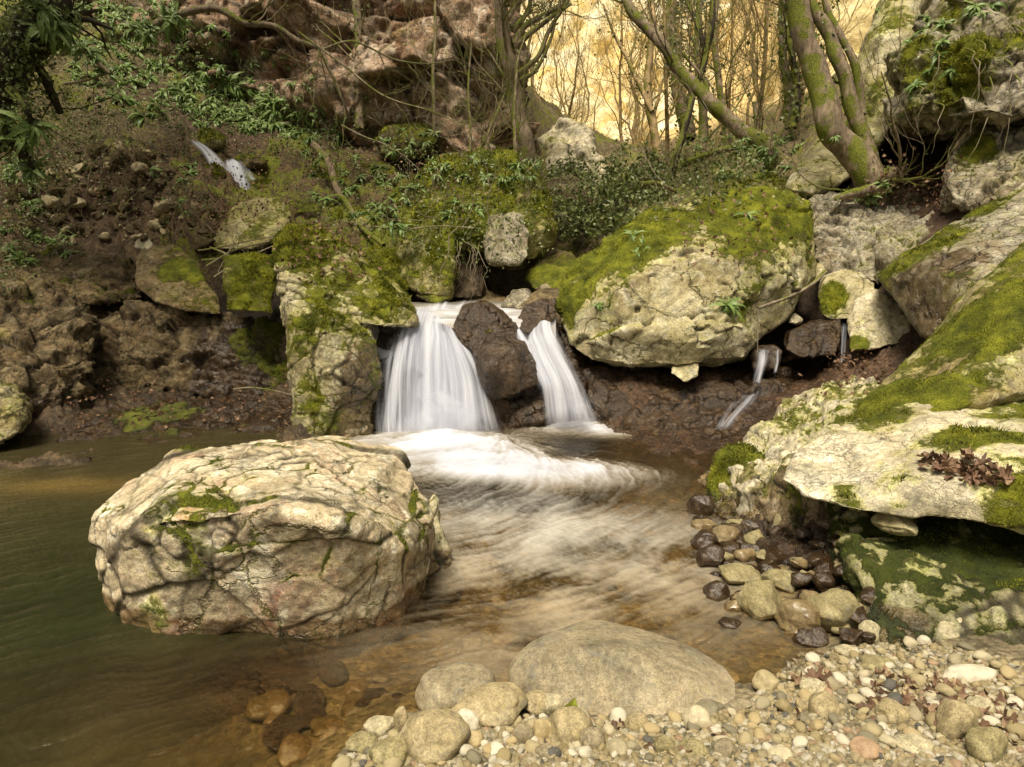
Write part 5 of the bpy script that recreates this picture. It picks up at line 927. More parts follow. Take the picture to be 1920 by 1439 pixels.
    for k, (x, y, Y, kind) in enumerate(spots):
        pr = protos[k % 5]; b = Vector(P(x, y, Y)); b.z -= .2
        if k < 5: o = pr
        else:
            o = pr.copy(); COL.objects.link(o)
            for ch in pr.children: c2 = ch.copy(); COL.objects.link(c2); c2.parent = o
        o.location = b; sc = rnd.uniform(.55, 1.1) * (1 + (Y - 11) * .02); o.scale = (sc, sc, sc * rnd.uniform(.9, 1.3)); o.rotation_euler = (0, 0, rnd.uniform(0, 6.28))
        tag(o, 'thin bare tree in the golden light of the gap' if kind == 'gap' else 'thin bare tree on the wooded slope right of the gap', 'tree', 'bare trees in the gap' if kind == 'gap' else 'bare trees on the right slope')
    def stick(name, lab, pl, r0, r1, mat, seed, twigs=(0, .5, 1), cat='branch', **k): return trunk_tree(name, lab, [(pl, r0, r1)] if not isinstance(pl[0][0], list) else pl, mat, seed, twigs=twigs, cat=cat, partname='twigs', **k)
    stick('branch', 'long mossy branch arching across the top left slope', [(190,70,8.6),(262,58,8.5),(330,30,8.5),(400,18,8.5),(460,42,8.5),(520,52,8.5),(560,75,8.5),(600,95,8.5),(622,140,8.5),(640,190,8.5),(655,225,8.6)], .05, .012, 'bark', 251, (9, 1.1, 2), twigr=.3)
    stick('branch', 'thin pale branch sweeping in front of the red cliff', [(600,95,8.5),(660,78,8.6),(740,112,8.7),(800,120,8.8),(850,112,8.9)], .016, .004, 'barklight', 252, (10, .7, 1), twigr=.4)
    stick('branch', 'bowed pale branch reaching from the long branch toward the outcrop', [(560,60,8.4),(640,120,8.3),(720,180,8.2),(810,210,8.2),(860,235,8.2),(890,290,8.2)], .014, .004, 'barklight', 253, (10, .7, 1), twigr=.4)
    stick('branch', 'fine arching branch over the leaf litter', [(640,235,8.6),(680,255,8.4),(740,280,8.2),(800,330,8.1)], .01, .003, 'twig', 254, (6, .5, 1))
    stick('fallen_tree', 'dead grey trunk leaning down the mossy slope', [(568,258,8.9),(590,275,8.7),(612,300,8.5),(625,340,8.3),(640,372,8.1)], .05, .035, 'log', 255, (2, .4, 1), cat='fallen tree')
    stick('mossy_root', 'mossy root running down from the outcrop behind the tall slab', [(600,388,8.0),(640,372,8.0),(680,430,7.6),(720,460,7.3)], .04, .025, 'bark', 256, (3, .4, 1))
    stick('fallen_log', 'short weathered log lying below the small cascade', [(368,345,8.3),(395,358,8.15),(425,372,8.0),(450,385,7.9)], .062, .055, 'log', 257, cat='log')
    stick('branch', 'mossy bent stub above the small cascade', [(115,100,7.9),(155,95,7.9),(170,105,7.9),(205,140,7.8)], .035, .02, 'bark', 258, (3, .4, 1))
    stick('branch', 'pale stick crossing the ferns high on the slope', [(120,158,7.9),(160,152,7.9),(200,138,7.9)], .016, .01, 'twig', 259)
    stick('stick', 'forked pale stick leaning on the flank of the huge mossy boulder', [([(1548,508,6.0),(1520,535,5.85),(1470,560,5.6),(1422,578,5.4)], .018, .012), ([(1422,578,5.4),(1421,610,5.38),(1420,660,5.36)], .008, .004)], .0, 0, 'twig', 260, cat='stick')
    stick('twig', 'thin pale twig lying on the wet shelf at left', [(438,730,5.2),(470,727,5.2),(510,732,5.15),(548,742,5.1)], .007, .004, 'twig', 261, (1, .2, 0), cat='stick')
    stick('twig', 'long bare twig stretched behind the outcrop block', [(700,425,7.0),(760,430,6.9),(820,424,6.9),(890,428,6.9)], .01, .005, 'twig', 262, (4, .4, 1), cat='stick')
    stick('branch', 'low mossy branch across the foot of the bright gap', [(1200,345,9.5),(1240,345,9.4),(1290,370,9.2),(1330,410,8.8)], .04, .02, 'bark', 263, (6, .8, 2))
    stick('fallen_tree', 'fallen dark trunk lying across the right slope', [(1280,308,9.6),(1340,288,9.4),(1400,268,9.2)], .05, .035, 'bark', 264, (3, .4, 1), cat='fallen tree')
    for k, (a, b, c) in enumerate([((388,500,6.7),(440,470,6.6),(505,452,6.5)),((380,488,6.8),(450,482,6.6),(520,478,6.5)),((402,520,6.5),(450,490,6.5),(512,462,6.5)),((395,465,6.8),(430,480,6.6),(470,512,6.4)),((372,470,6.9),(420,462,6.8),(530,440,6.7)),((410,510,6.5),(425,480,6.5),(440,455,6.6))]):
        stick('stick', 'bare stick in the tangle of driftwood left of the tall slab', [a, b, c], .014 - k * .001, .006, 'twig', 270 + k, (2, .25, 1), cat='stick', group='driftwood tangle')

# ---------------------------------------------------------------- hart's tongue ferns, ivy, leaves, pebbles: laid on what stands under them
def cast(x, y, dg):
    dx, dy, dz = ray(x, y); d = Vector((dx, dy, dz)).normalized()
    hit, loc, nrm, idx, ob, _ = scene.ray_cast(dg, Vector((0, 0, CAMZ)), d)
    return (np.array(loc), np.array(nrm), ob) if hit else (None, None, None)

def fern_mesh(seed, n=13, L=.23):
    g = Geo(); rnd = np.random.default_rng(seed)
    for k in range(n):
        az = rnd.uniform(0, 6.28); el = rnd.uniform(-.1, 1.1); l = L * rnd.uniform(.5, 1.25); w = l * rnd.uniform(.065, .10); m = 8; t = np.linspace(0, 1, m)
        ang = el - t * rnd.uniform(1.3, 2.8); st = l / (m - 1)
        r = np.concatenate([[0], np.cumsum(np.cos(ang[:-1])) * st]); z = np.concatenate([[0], np.cumsum(np.sin(ang[:-1])) * st])
        ww = w * np.sin(np.clip(t * 1.15 + .12, 0, 1) * math.pi * .93) ** .6 * (1 + .12 * np.sin(t * 30)); ww[-1] = .0015
        dr = np.array([math.cos(az), math.sin(az), 0]); sd = np.array([-math.sin(az), math.cos(az), 0]); c = dr[None] * r[:, None] + np.array([0, 0, 1])[None] * z[:, None]
        v = np.concatenate([c + sd * ww[:, None] + (0, 0, .25) * ww[:, None], c, c - sd * ww[:, None] + (0, 0, .25) * ww[:, None]]); i = np.arange(m - 1)
        g.add(v, np.concatenate([np.stack([i, i + 1, i + 1 + m, i + m], 1), np.stack([i + m, i + m + 1, i + 1 + 2 * m, i + 2 * m], 1)]), a=rnd.random() * .8)
    return g.mesh('leaf_fronds')

def inpoly(x, y, poly):
    c = False; n = len(poly)
    for i in range(n):
        x1, y1 = poly[i]; x2, y2 = poly[(i + 1) % n]
        if (y1 > y) != (y2 > y) and x < (x2 - x1) * (y - y1) / (y2 - y1) + x1: c = not c
    return c
def rpoly(rnd, poly, n):
    a = np.array(poly); out = []
    while len(out) < n:
        x = rnd.uniform(a[:, 0].min(), a[:, 0].max()); y = rnd.uniform(a[:, 1].min(), a[:, 1].max())
        if inpoly(x, y, poly): out.append((x, y))
    return out

def build_plants(dg):
    rnd = np.random.default_rng(5)
    meshes = [fern_mesh(400 + k, 15 + 2 * k) for k in range(6)]
    for me in meshes: me.materials.append(M['fern'])
    areas = [([(330,170),(480,165),(660,225),(668,265),(560,265),(500,245),(360,245)], 70, 'leafy fern in the bank above the small cascade'), ([(300,130),(420,120),(480,190),(340,210)], 22, 'leafy fern in the bank above the small cascade'),
             ([(70,20),(230,0),(300,60),(330,150),(200,160),(110,120)], 50, 'strap leaved fern on the steep top left slope'), ([(230,0),(330,0),(320,60),(240,60)], 8, 'strap leaved fern on the steep top left slope'),
             ([(700,240),(815,245),(818,290),(700,285)], 12, 'fern clump around the round mossy knoll'), ([(770,300),(1000,300),(1025,345),(960,335),(790,340)], 26, 'fern hanging from the overgrown outcrop'), ([(700,300),(800,340),(790,420),(690,400)], 12, 'fern hanging from the overgrown outcrop'), ([(830,380),(900,370),(900,440),(850,450)], 5, 'fern hanging from the overgrown outcrop'),
             ([(0,200),(60,220),(80,330),(0,360)], 14, 'fern at the left edge under the dark trunk'), ([(1370,270),(1480,240),(1590,215),(1570,260),(1480,300),(1350,320)], 15, 'fern on the bank left of the leaning trees'), ([(1290,290),(1400,290),(1480,340),(1300,360)], 14, 'fern on the bank left of the leaning trees'),
             ([(1630,340),(1680,330),(1680,380),(1620,385)], 4, 'green fern at the foot of the leaning twin tree'), ([(1180,430),(1290,430),(1270,475),(1190,490)], 3, 'small fern rooted on the huge mossy boulder'), ([(180,70),(330,120),(300,230),(150,180)], 18, 'strap leaved fern on the steep top left slope')]
    for (poly, n, lab) in areas:
        for (x, y) in rpoly(rnd, poly, int(n * 1.08) if n > 6 else n):
            p, nn, ob = cast(x, y, dg)
            if p is None or p[1] > 14: continue
            s = rnd.uniform(.7, 1.2) * (.5 if 'small fern' in lab else .62 if 'outcrop' in lab or 'knoll' in lab or 'leaning' in lab else 1.0)
            o = bpy.data.objects.new('fern', meshes[rnd.integers(6)]); COL.objects.link(o); o.location = Vector([float(t) for t in p - nn * .01]); o.scale = (s, s, s)
            up = Vector([float(t) for t in nn * .7 + np.array([0, -.15, .7])]); o.rotation_euler = (up.to_track_quat('Z', 'Y') @ Euler((0, 0, rnd.uniform(0, 6.28))).to_quaternion()).to_euler()
            tag(o, lab, 'fern', {'leafy': 'ferns above the small cascade', 'strap': 'ferns on the top left slope'}.get(lab.split()[0], lab.replace('fern', 'ferns', 1)))
    # the smaller ferns between them, too many to count
    g = Geo(); arr = []
    for me in meshes[:4]:
        c = cos_of(me); fq = np.array([list(p_.vertices) for p_ in me.polygons], np.int32); arr.append((c, fq))
    for poly, n in [([(60,10),(330,20),(560,110),(660,240),(560,265),(330,240),(200,200),(100,140)], 150), ([(0,330),(100,320),(180,480),(0,520)], 22), ([(200,270),(360,250),(400,400),(300,400)], 16), ([(560,270),(720,290),(760,440),(600,400)], 30), ([(1280,260),(1460,240),(1480,330),(1290,350)], 26), ([(1640,10),(1900,10),(1900,180),(1700,190)], 14)]:
        for (x, y) in rpoly(rnd, poly, n):
            p, nn, ob = cast(x, y, dg)
            if p is None or p[1] > 14: continue
            c, fq = arr[rnd.integers(4)]; s = rnd.uniform(.35, .8); up = Vector([float(t) for t in nn * .7 + np.array([0, -.15, .7])]); R_ = np.array((up.to_track_quat('Z', 'Y') @ Euler((0, 0, rnd.uniform(0, 6.28))).to_quaternion()).to_matrix())
            g.add(c @ R_.T * s + p, fq, a=rnd.random() * .8)
    o = link('fern_carpet', g.mesh('fern_carpet'), M['fern']); tag(o, 'small ferns growing thick over the slopes between the larger ones', 'ferns', kind='stuff')
    # rosette on the flank of the big boulder
    for (x, y, s, lab) in [(1362,572,.8,'bright green rosette plant on the flank of the huge mossy boulder'),(1122,572,.35,'tiny pale plant growing from the left flank of the huge mossy boulder'),(1400,405,.6,'small leafy tuft on the crest of the huge mossy boulder'),(665,1500,0,'')]:
        p, nn, ob = cast(x, y, dg)
        if p is None or not s: continue
        o = bpy.data.objects.new('small_plant', meshes[1]); COL.objects.link(o); o.location = Vector([float(t) for t in p]); o.scale = (s, s, s); o.rotation_euler = Vector([float(t) for t in nn + (0, -.2, .3)]).to_track_quat('Z', 'Y').to_euler(); tag(o, lab, 'plant')
    # ivy and undergrowth as ground cover
    def cover(name, lab, polys, mat, n, ln, wd, lift=.03, kind='stuff', hang=.3, flat=.3, clump=6, spreadr=.06):
        g = Geo(); Pp, D, N = [], [], []
        for (poly, w) in polys:
            for (x, y) in rpoly(rnd, poly, int(n * w / clump)):
                p, nn, ob = cast(x, y, dg)
                if p is None or p[1] > 16: continue
                k = max(1, int(rnd.poisson(clump)))
                for _ in range(k):
                    q_ = p + rnd.normal(size=3) * spreadr * (1, 1, 1) + nn * abs(rnd.normal()) * lift
                    Pp.append(q_); d = rnd.normal(size=3) - nn * rnd.normal() * .3; d[2] -= hang; D.append(d); N.append(nn + rnd.normal(size=3) * flat)
        m = len(Pp); many_leaves(g, Pp, D, N, ln * rnd.uniform(.5, 1.4, m), wd * rnd.uniform(.5, 1.4, m), rnd.random(m)); o = link(name, g.mesh(name, False), M[mat]); tag(o, lab, name.replace('_', ' '), kind=kind); return o
    L = [([(0,0),(330,0),(480,160),(330,240),(200,240),(150,330),(0,350)], .6), ([(60,240),(360,280),(430,420),(250,430),(60,330)], .10), ([(0,320),(120,330),(60,520),(0,540)], .1), ([(300,130),(640,230),(660,300),(500,300),(330,260)], .3), ([(690,250),(1020,300),(1030,470),(900,500),(740,480),(560,400),(560,330)], .28)]
    cover('ivy', 'small glossy ivy leaves spread over the left slope and the overgrown outcrop', L, 'ivy', 11000, .036, .027)
    cover('undergrowth', 'low green undergrowth covering the right bank and the foot of the gap', [([(1030,340),(1250,310),(1400,260),(1460,300),(1440,340),(1340,380),(1200,400),(1080,460),(1040,430)], 1)], 'ivy', 5200, .045, .032, lift=.10, spreadr=.12)
    cover('leaf_litter', 'brown dead leaves littering the slopes and shelves', [([(200,250),(560,270),(820,300),(780,380),(560,340),(420,440),(250,440),(60,300)], .45), ([(1640,320),(1790,330),(1760,400),(1640,390)], .16), ([(100,745),(550,745),(550,800),(150,830)], .1), ([(560,240),(1000,330),(900,430),(620,380)], .1), ([(1330,380),(1480,390),(1500,500),(1200,480)], .04),([(1580,690),(1650,690),(1640,730),(1560,740)],.05), ([(520,430),(640,440),(700,520),(560,520)], .06), ([(380,380),(540,370),(520,420),(400,440)], .06)], 'dry', 5200, .036, .028, lift=.006, clump=3, spreadr=.09, hang=0, flat=.5)
    # shrubs with dark glossy leaves at the foot of the gap
    for k, (x, y, Y, rx, rz, lab) in enumerate([(1100,385,9.2,.42,.28,'dark glossy shrub left of the huge mossy boulder'),(1180,345,9.8,.45,.25,'dark glossy shrub at the foot of the bright gap'),(1200,415,8.3,.28,.25,'dark leafy shrub close behind the crest of the huge mossy boulder'),(1245,330,10.5,.4,.3,'leafy shrub under the upright brown tree'),(1060,300,12.5,.3,.5,'pale green bush before the broken crag')]):
        r2 = np.random.default_rng(600 + k); c = np.array(P(x, y, Y)); root = bpy.data.objects.new('shrub', None); COL.objects.link(root); root.location = Vector([float(t) for t in c - (0, 0, rz)]); tag(root, lab, 'shrub')
        tg = Geo(); col = []
        for j in range(9): d = r2.normal(size=3); d[2] = abs(d[2]) * .5 + .2; branch_tree(tg, (0, 0, 0), d * (rx, rx, rz), rx * 1.3, .012, 2, r2, collect=col, spread=.7)
        link('stems', tg.mesh('stems'), M['bark'], root); m = 1700; pick = [col[r2.integers(len(col))][0] for _ in range(m)]; Pp = np.array([q_[r2.integers(len(q_))] for q_ in pick]) + r2.normal(size=(m, 3)) * .035
        lg = Geo(); many_leaves(lg, Pp, r2.normal(size=(m, 3)), r2.normal(size=(m, 3)) + (0, -.5, .8), r2.uniform(.045, .09, m), r2.uniform(.025, .05, m), r2.random(m)); link('foliage', lg.mesh('foliage', False), M['ivy'], root)
    # hanging roots and stems
    for k in range(34):
        poly, lab, grp = ([(80,120),(330,260),(300,300),(60,230)], 'thin root dangling from the top left bank', 'roots hanging from the top left bank') if k < 12 else ([(850,420),(900,440),(900,480),(850,470)], 'thin root hanging beside the dark hollow', 'roots hanging beside the hollow') if k < 22 else ([(1690,60),(1900,30),(1920,180),(1720,200)], 'pale root hanging over the mossy overhang', 'roots hanging over the overhang')
        (x, y), = rpoly(rnd, poly, 1); p, nn, ob = cast(x, y, dg)
        if p is None: continue
        n = 10; ln = rnd.uniform(.35, .9); t = np.linspace(0, 1, n); c = p[None] + np.stack([.05 * np.cumsum(rnd.normal(size=n)) * .5, -.10 - .05 * np.sin(t * 3) + 0 * t, -t * ln], 1); c[0] = p
        g = Geo(); v, q = tube(catmull(c, 24), np.linspace(.007, .002, 24), 4); g.add(v - p, q)
        o = link('hanging_root', g.mesh('hanging_root'), M['twig' if k > 11 else 'bark'], None); o.location = Vector([float(t_) for t_ in p]); tag(o, lab, 'root', grp)
    # bare brush over the cliff foot and slopes
    g = Geo()
    for poly, n in [([(100,0),(560,0),(640,200),(520,230),(300,160),(150,260)], 18), ([(560,200),(960,260),(990,330),(800,300),(600,270)], 18), ([(1030,300),(1300,280),(1330,400),(1060,480)], 22), ([(1300,150),(1500,120),(1500,300),(1330,310)], 46), ([(0,300),(250,330),(420,440),(100,520),(0,500)], 26), ([(740,330),(1000,340),(1000,440),(760,440)], 7)]:
        for (x, y) in rpoly(rnd, poly, n):
            p, nn, ob = cast(x, y, dg)
            if p is None or p[1] > 16: continue
            branch_tree(g, p, nn * .6 + rnd.normal(size=3) * .5 + (0, -.1, .5), rnd.uniform(.3, .8), .006, 2, rnd, minr=.0018, seg=3, nsub=(2, 4), wig=.2)
    o = link('brushwood', g.mesh('brushwood'), M['twig']); tag(o, 'fine bare twigs and dead stems covering the slopes', 'brushwood', kind='stuff')

def build_pebbles(dg):
    rnd = np.random.default_rng(9)
    # the biggest cobbles, one by one
    big = [(783,1265,920,1350,'rounded pale grey cobble at the left of the pair by the domed boulder','dome'),(853,1297,980,1368,'flattish tan cobble in front of the pale grey one by the domed boulder','tan'),(748,1360,868,1448,'round olive tan cobble half sunk at the bottom edge','tan'),(690,1398,765,1450,'olive cobble left of the round tan one at the bottom edge','olive'),(1035,1350,1112,1418,'flat tan cobble in the gravel below the domed boulder','tan'),(1528,1318,1582,1375,'pinkish cream cobble in the middle of the gravel','tan'),(1510,1285,1555,1325,'pale flat cobble in the gravel above the pinkish one','white'),
           (1690,0,0,0,'','')]
    for k, (x0, y0, x1, y1, lab, mt) in enumerate(big):
        if not lab: continue
        o = stone_px('cobble', x0, y0, x1, y1, .02 if k else 0.0, mt, 700 + k, 5, lab, ang=.25, cat='cobble', moss=-.9)
    more = [(980,1305,1035,1345),(1015,1310,1060,1345),(815,1338,860,1370),(850,1345,895,1385),(965,1370,1000,1408),(1000,1360,1035,1400),(1175,1345,1215,1380),(1060,1330,1092,1350),(1230,1390,1265,1425),(1290,1340,1335,1382),(1090,1380,1135,1420),(870,1380,905,1412),(740,1338,765,1380),(683,1350,735,1382),(650,1385,700,1418),(1310,1320,1362,1352),(1365,1325,1425,1345),(1420,1270,1462,1305),(1500,1320,1530,1345),(1575,1215,1610,1235),(1620,1240,1680,1268),(1790,1260,1868,1292),(1345,1400,1385,1435),(1450,1410,1490,1439),(1775,1345,1830,1400),(1830,1320,1875,1350),(1280,1400,1330,1435),(1140,1398,1180,1430),(1005,1405,1040,1435),(910,1400,955,1430),(1660,1330,1710,1370),(1700,1390,1760,1425),(1835,1390,1890,1439),(1610,1400,1660,1435)]
    for k, (x0, y0, x1, y1) in enumerate(more):
        p = PZ((x0 + x1) / 2, y1, 0); zb = float(gheight(np.array([[p[0], p[1] + .03]]))[0]); zb = max(zb, .0)
        stone_px('cobble', x0, y0, x1, y1, zb, ['tan', 'white', 'olive', 'pebble', 'dome', 'pebble'][k % 6], 740 + k, 4, 'fist sized worn cobble among the gravel at the shore', group='cobbles on the gravel shore', ang=.35, cat='cobble', moss=-.9)
    protos = []
    for k in range(14):
        v, f = pebble_geo(3, 820 + k, .3 + .3 * (k % 3) / 2, .02); v = v / np.abs(v).max() * np.array([1, rnd.uniform(.65, .9), rnd.uniform(.42, .68)]); me = mkmesh('pebble', v.astype(np.float32), f); attr(me, 'var', np.full(len(v), k / 14)); me.materials.append(M['pebble']); protos.append((me, v, f))
    poly = [(600,1439),(700,1375),(830,1330),(1000,1335),(1200,1350),(1400,1320),(1450,1262),(1500,1205),(1640,1195),(1760,1220),(1920,1285),(1925,1440)]
    xs, ys, ss = [], [], []; placed = []
    def place(n, smin, smax, tries, rr=.8):
        out = []
        for _ in range(tries):
            if len(out) >= n: break
            x = rnd.uniform(540, 1960); y = rnd.uniform(1215, 1470)
            if not inpoly(x, y, poly): continue
            p = PZ(x, y, .04); s = rnd.uniform(smin, smax) ** 1.0
            if any((p[0] - q[0]) ** 2 + (p[1] - q[1]) ** 2 < (rr * (s + q[2])) ** 2 for q in placed): continue
            placed.append((p[0], p[1], s)); out.append((p[0], p[1], s))
        return out
    A = place(110, .018, .030, 6000) + place(190, .011, .018, 9000)
    hz = gheight(np.array([[a[0], a[1]] for a in A]))
    for k, (x, y, s) in enumerate(A):
        o = bpy.data.objects.new('pebble', protos[k % 14][0]); COL.objects.link(o); o.location = (x, y, float(max(hz[k], -.03)) + s * .42 + .004); o.scale = (s, s, s); o.rotation_euler = (rnd.normal() * .25, rnd.normal() * .25, rnd.uniform(0, 6.28))
        tag(o, 'worn cream or tan pebble lying in the gravel bank', 'pebble', 'pebbles on the gravel bank')
    # the rest of the gravel
    lo = [pebble_geo(2, 860 + k, .5, .02) for k in range(8)]; g = Geo(); n = 17000
    X = rnd.uniform(560, 1990, n * 2); Y = rnd.uniform(1205, 1500, n * 2); ok = [i for i in range(n * 2) if inpoly(X[i], Y[i], poly) or (Y[i] > 1435 and X[i] > 620)][:n]
    pts = np.array([PZ(X[i], Y[i], .04)[:2] for i in ok]); H = gheight(pts); S = .0050 + .0105 * rnd.random(len(pts)) ** 1.8
    for i in range(len(pts)):
        v, f = lo[i % 8] if S[i] > .007 else ((ICO[1][0]), ICO[1][1]); e = Euler((rnd.normal() * .4, rnd.normal() * .4, rnd.uniform(0, 6.28))).to_matrix(); Mx = np.array(e)
        v = (v * (1, rnd.uniform(.6, 1), rnd.uniform(.4, .75))) @ Mx.T * S[i] + (pts[i, 0], pts[i, 1], H[i] + S[i] * rnd.uniform(-.1, .6)); g.add(v, t=f, a=rnd.random())
    o = link('gravel', g.mesh('gravel'), M['gravel']); tag(o, 'fine cream and tan gravel of the shore', 'gravel', kind='stuff')
    # submerged stones seen through the clear shallows
    sub = []
    for k in range(6):
        v, f = pebble_geo(4, 1300 + k, .45, .02); v = v / np.abs(v).max() * np.array([1, .8, .55]); me = mkmesh('sunken_stone', v.astype(np.float32), f); z0 = np.zeros(len(v)); attr(me, 'moss', z0); attr(me, 'wet', z0 + .8); attr(me, 'crk', z0); me.materials.append(M[['cob_brown', 'cob_olive', 'cob_tan'][k % 3]]); sub.append(me)
    for k in range(90):
        x = rnd.uniform(480, 1480); y = rnd.uniform(1190, 1430) if x < 900 else rnd.uniform(980, 1240)
        if x < 900 and y > 1430 - (x - 560) * .25: continue
        p = PZ(x, y, -.08); h = float(gheight(np.array([[p[0], p[1]]]))[0])
        if h > -.02: continue
        s = rnd.uniform(.025, .075); o = bpy.data.objects.new('sunken_stone', sub[k % 6]); COL.objects.link(o); o.location = (p[0], p[1], min(h + s * .25, -.012 - s * .55)); o.scale = (s, s, s * .8); o.rotation_euler = (rnd.normal() * .2, rnd.normal() * .2, rnd.uniform(0, 6.28))
        tag(o, 'brown stone lying under the clear shallow water', 'stone', 'sunken stones in the shallows')
    # dry leaves, curled
    lm = []
    for k in range(6):
        g = Geo(); n = 9; r2 = np.random.default_rng(900 + k); th = np.linspace(0, 2 * math.pi, 34, endpoint=False); lobes = 1 + .24 * np.cos(5 * th + r2.uniform(0, .4)) * (1 if k % 2 else .35) + .12 * r2.normal(size=34)
        ring = [np.zeros((1, 3))]; 
        for q in (.35, .7, 1.0):
            x = q * lobes * np.cos(th) * 1.1; y = q * lobes * np.sin(th) * .85; z = .35 * q * q * np.cos(2 * th + k) + .2 * q * r2.normal() + .14 * q * np.sin(5 * th) ; ring.append(np.stack([x, y, z], 1))
        v = np.concatenate(ring); a = np.arange(34); b = (a + 1) % 34
        v[:, 2] += .5 * v[:, 0] ** 2 * (1 if k % 2 else -.6)
        t = np.stack([np.zeros(34, int), 1 + a, 1 + b], 1); q_ = np.concatenate([np.stack([1 + a, 35 + a, 35 + b, 1 + b], 1), np.stack([35 + a, 69 + a, 69 + b, 35 + b], 1)])
        g.add(v * .5, q_, t, a=.15 * k); me = g.mesh('dry_leaf'); me.materials.append(M['dry2']); lm.append(me)
    spots = [('grav', p) for p in rpoly(rnd, [(1590,1270),(1720,1265),(1925,1330),(1925,1400),(1800,1400),(1700,1330),(1640,1370),(1590,1310)], 120)] + [('grav', p) for p in rpoly(rnd, [(1060,1350),(1500,1350),(1700,1439),(1100,1439)], 9)] + [('pile', p) for p in rpoly(rnd, [(1718,868),(1790,852),(1900,895),(1890,912),(1800,908),(1730,885)], 60)] + [('wet', p) for p in rpoly(rnd, [(1480,1270),(1540,1260),(1560,1300),(1480,1310)], 6)] + [('sun', p) for p in rpoly(rnd, [(840,1270),(1000,1290),(1330,1190),(700,1380)], 0)]
    for k, (kind, (x, y)) in enumerate(spots):
        p, nn, ob = cast(x, y, dg)
        if p is None: continue
        s = rnd.uniform(.03, .055) if kind != 'grav' else rnd.uniform(.022, .042); o = bpy.data.objects.new('dry_leaf', lm[rnd.integers(6)]); COL.objects.link(o)
        o.location = Vector([float(t) for t in p + nn * rnd.uniform(.004, .012 if kind == 'grav' else .03)]); o.scale = (s, s, s); o.rotation_euler = (rnd.normal() * .45, rnd.normal() * .45, rnd.uniform(0, 6.28))
        tag(o, 'curled brown dead leaf in the pile on the white boulder' if kind == 'pile' else 'curled russet dead leaf on the gravel bank', 'dead leaf', 'dead leaves on the white boulder' if kind == 'pile' else 'dead leaves on the gravel')
    # green leaf by the dome
    g = Geo(); leafcard(g, np.zeros(3), np.array([.3, -.2, 1.]), np.array([0, -1., .3]), .055, .045, .3, .25); o = link('green_leaf', g.mesh('green_leaf', False), M['gleaf']); p = PZ(1066, 1330, .035); o.location = (p[0], p[1] - .01, .03); tag(o, 'bright green leaf stuck upright against the domed boulder', 'leaf')
    # loose stones on the earth slope
    nst = 0; sp_ = []
    for k in range(8):
        v, f = pebble_geo(4, 1200 + k, 1.0, .05); v = v / np.abs(v).max() * np.array([1, .8, .6]); me = mkmesh('slope_stone', v.astype(np.float32), f); z0 = np.zeros(len(v)); attr(me, 'moss', z0 if k % 3 else z0 + .3); attr(me, 'wet', z0); attr(me, 'crk', z0); me.materials.append(M['cob_tan' if k % 3 == 1 else 'earth']); sp_.append(me)
    for (x, y) in rpoly(rnd, [(60,300),(250,260),(420,400),(400,460),(250,450),(60,460),(0,400)], 210):
        p, nn, ob = cast(x, y, dg)
        if p is None: continue
        s = .02 + .13 * rnd.random() ** 3; o = bpy.data.objects.new('slope_stone', sp_[nst % 8]); nst += 1; COL.objects.link(o); o.location = Vector([float(t) for t in p + nn * s * .2]); o.scale = (s, s, s); o.rotation_euler = (rnd.normal() * .5, rnd.normal() * .5, rnd.uniform(0, 6.28))
        tag(o, 'loose stone on the bare earth slope', 'stone', 'loose stones on the earth slope')

def moss_fuzz(o, n, length, thr=.62, ymax=99):
    me = o.data; co = cos_of(me); nn = nrm_of(me); ms = np.empty(len(co), np.float32); me.attributes['moss'].data.foreach_get('value', ms)
    rnd = np.random.default_rng(o.get('seed', 1))
    w = co - (0, 0, CAMZ); facing = (nn * w).sum(1) < .25 * np.linalg.norm(w, axis=1)
    u = ms + .9 * (perlin(co * 14, 5) ) * .5
    idx = np.where((u > thr) & facing)[0]
    if len(idx) < 400: return
    n = min(n, len(idx) * 4); idx = rnd.choice(idx, n); p = co[idx] + rnd.normal(size=(n, 3)) * .006; d = nn[idx] * .7 + rnd.normal(size=(n, 3)) * .55 + (0, 0, .25); d /= np.linalg.norm(d, axis=1)[:, None]; s = np.cross(d, rnd.normal(size=(n, 3))); s /= np.linalg.norm(s, axis=1)[:, None]
    l = (length * rnd.uniform(.4, 1.5, n) * (.6 + .8 * np.clip(perlin(co[idx] * 9, 8) + .5, 0, 1)))[:, None]; p = p - nn[idx] * .003
    v = np.stack([p - s * l * .16, p + s * l * .16, p + d * l], 1).reshape(-1, 3); g = Geo(); g.add(v, t=np.arange(n * 3).reshape(-1, 3), a=np.repeat(np.clip(.12 + .75 * (perlin(co[idx] * 5, 31) + .5) * 1 + rnd.normal(size=n) * .12, 0, .98), 3))
    link('moss_tufts', g.mesh('moss_tufts', False), M['moss'], o)
# ---------------------------------------------------------------- build
build_ground(); build_pool(); build_rocks(); build_falls(); build_trees()
bpy.context.view_layer.update(); dg = bpy.context.evaluated_depsgraph_get()
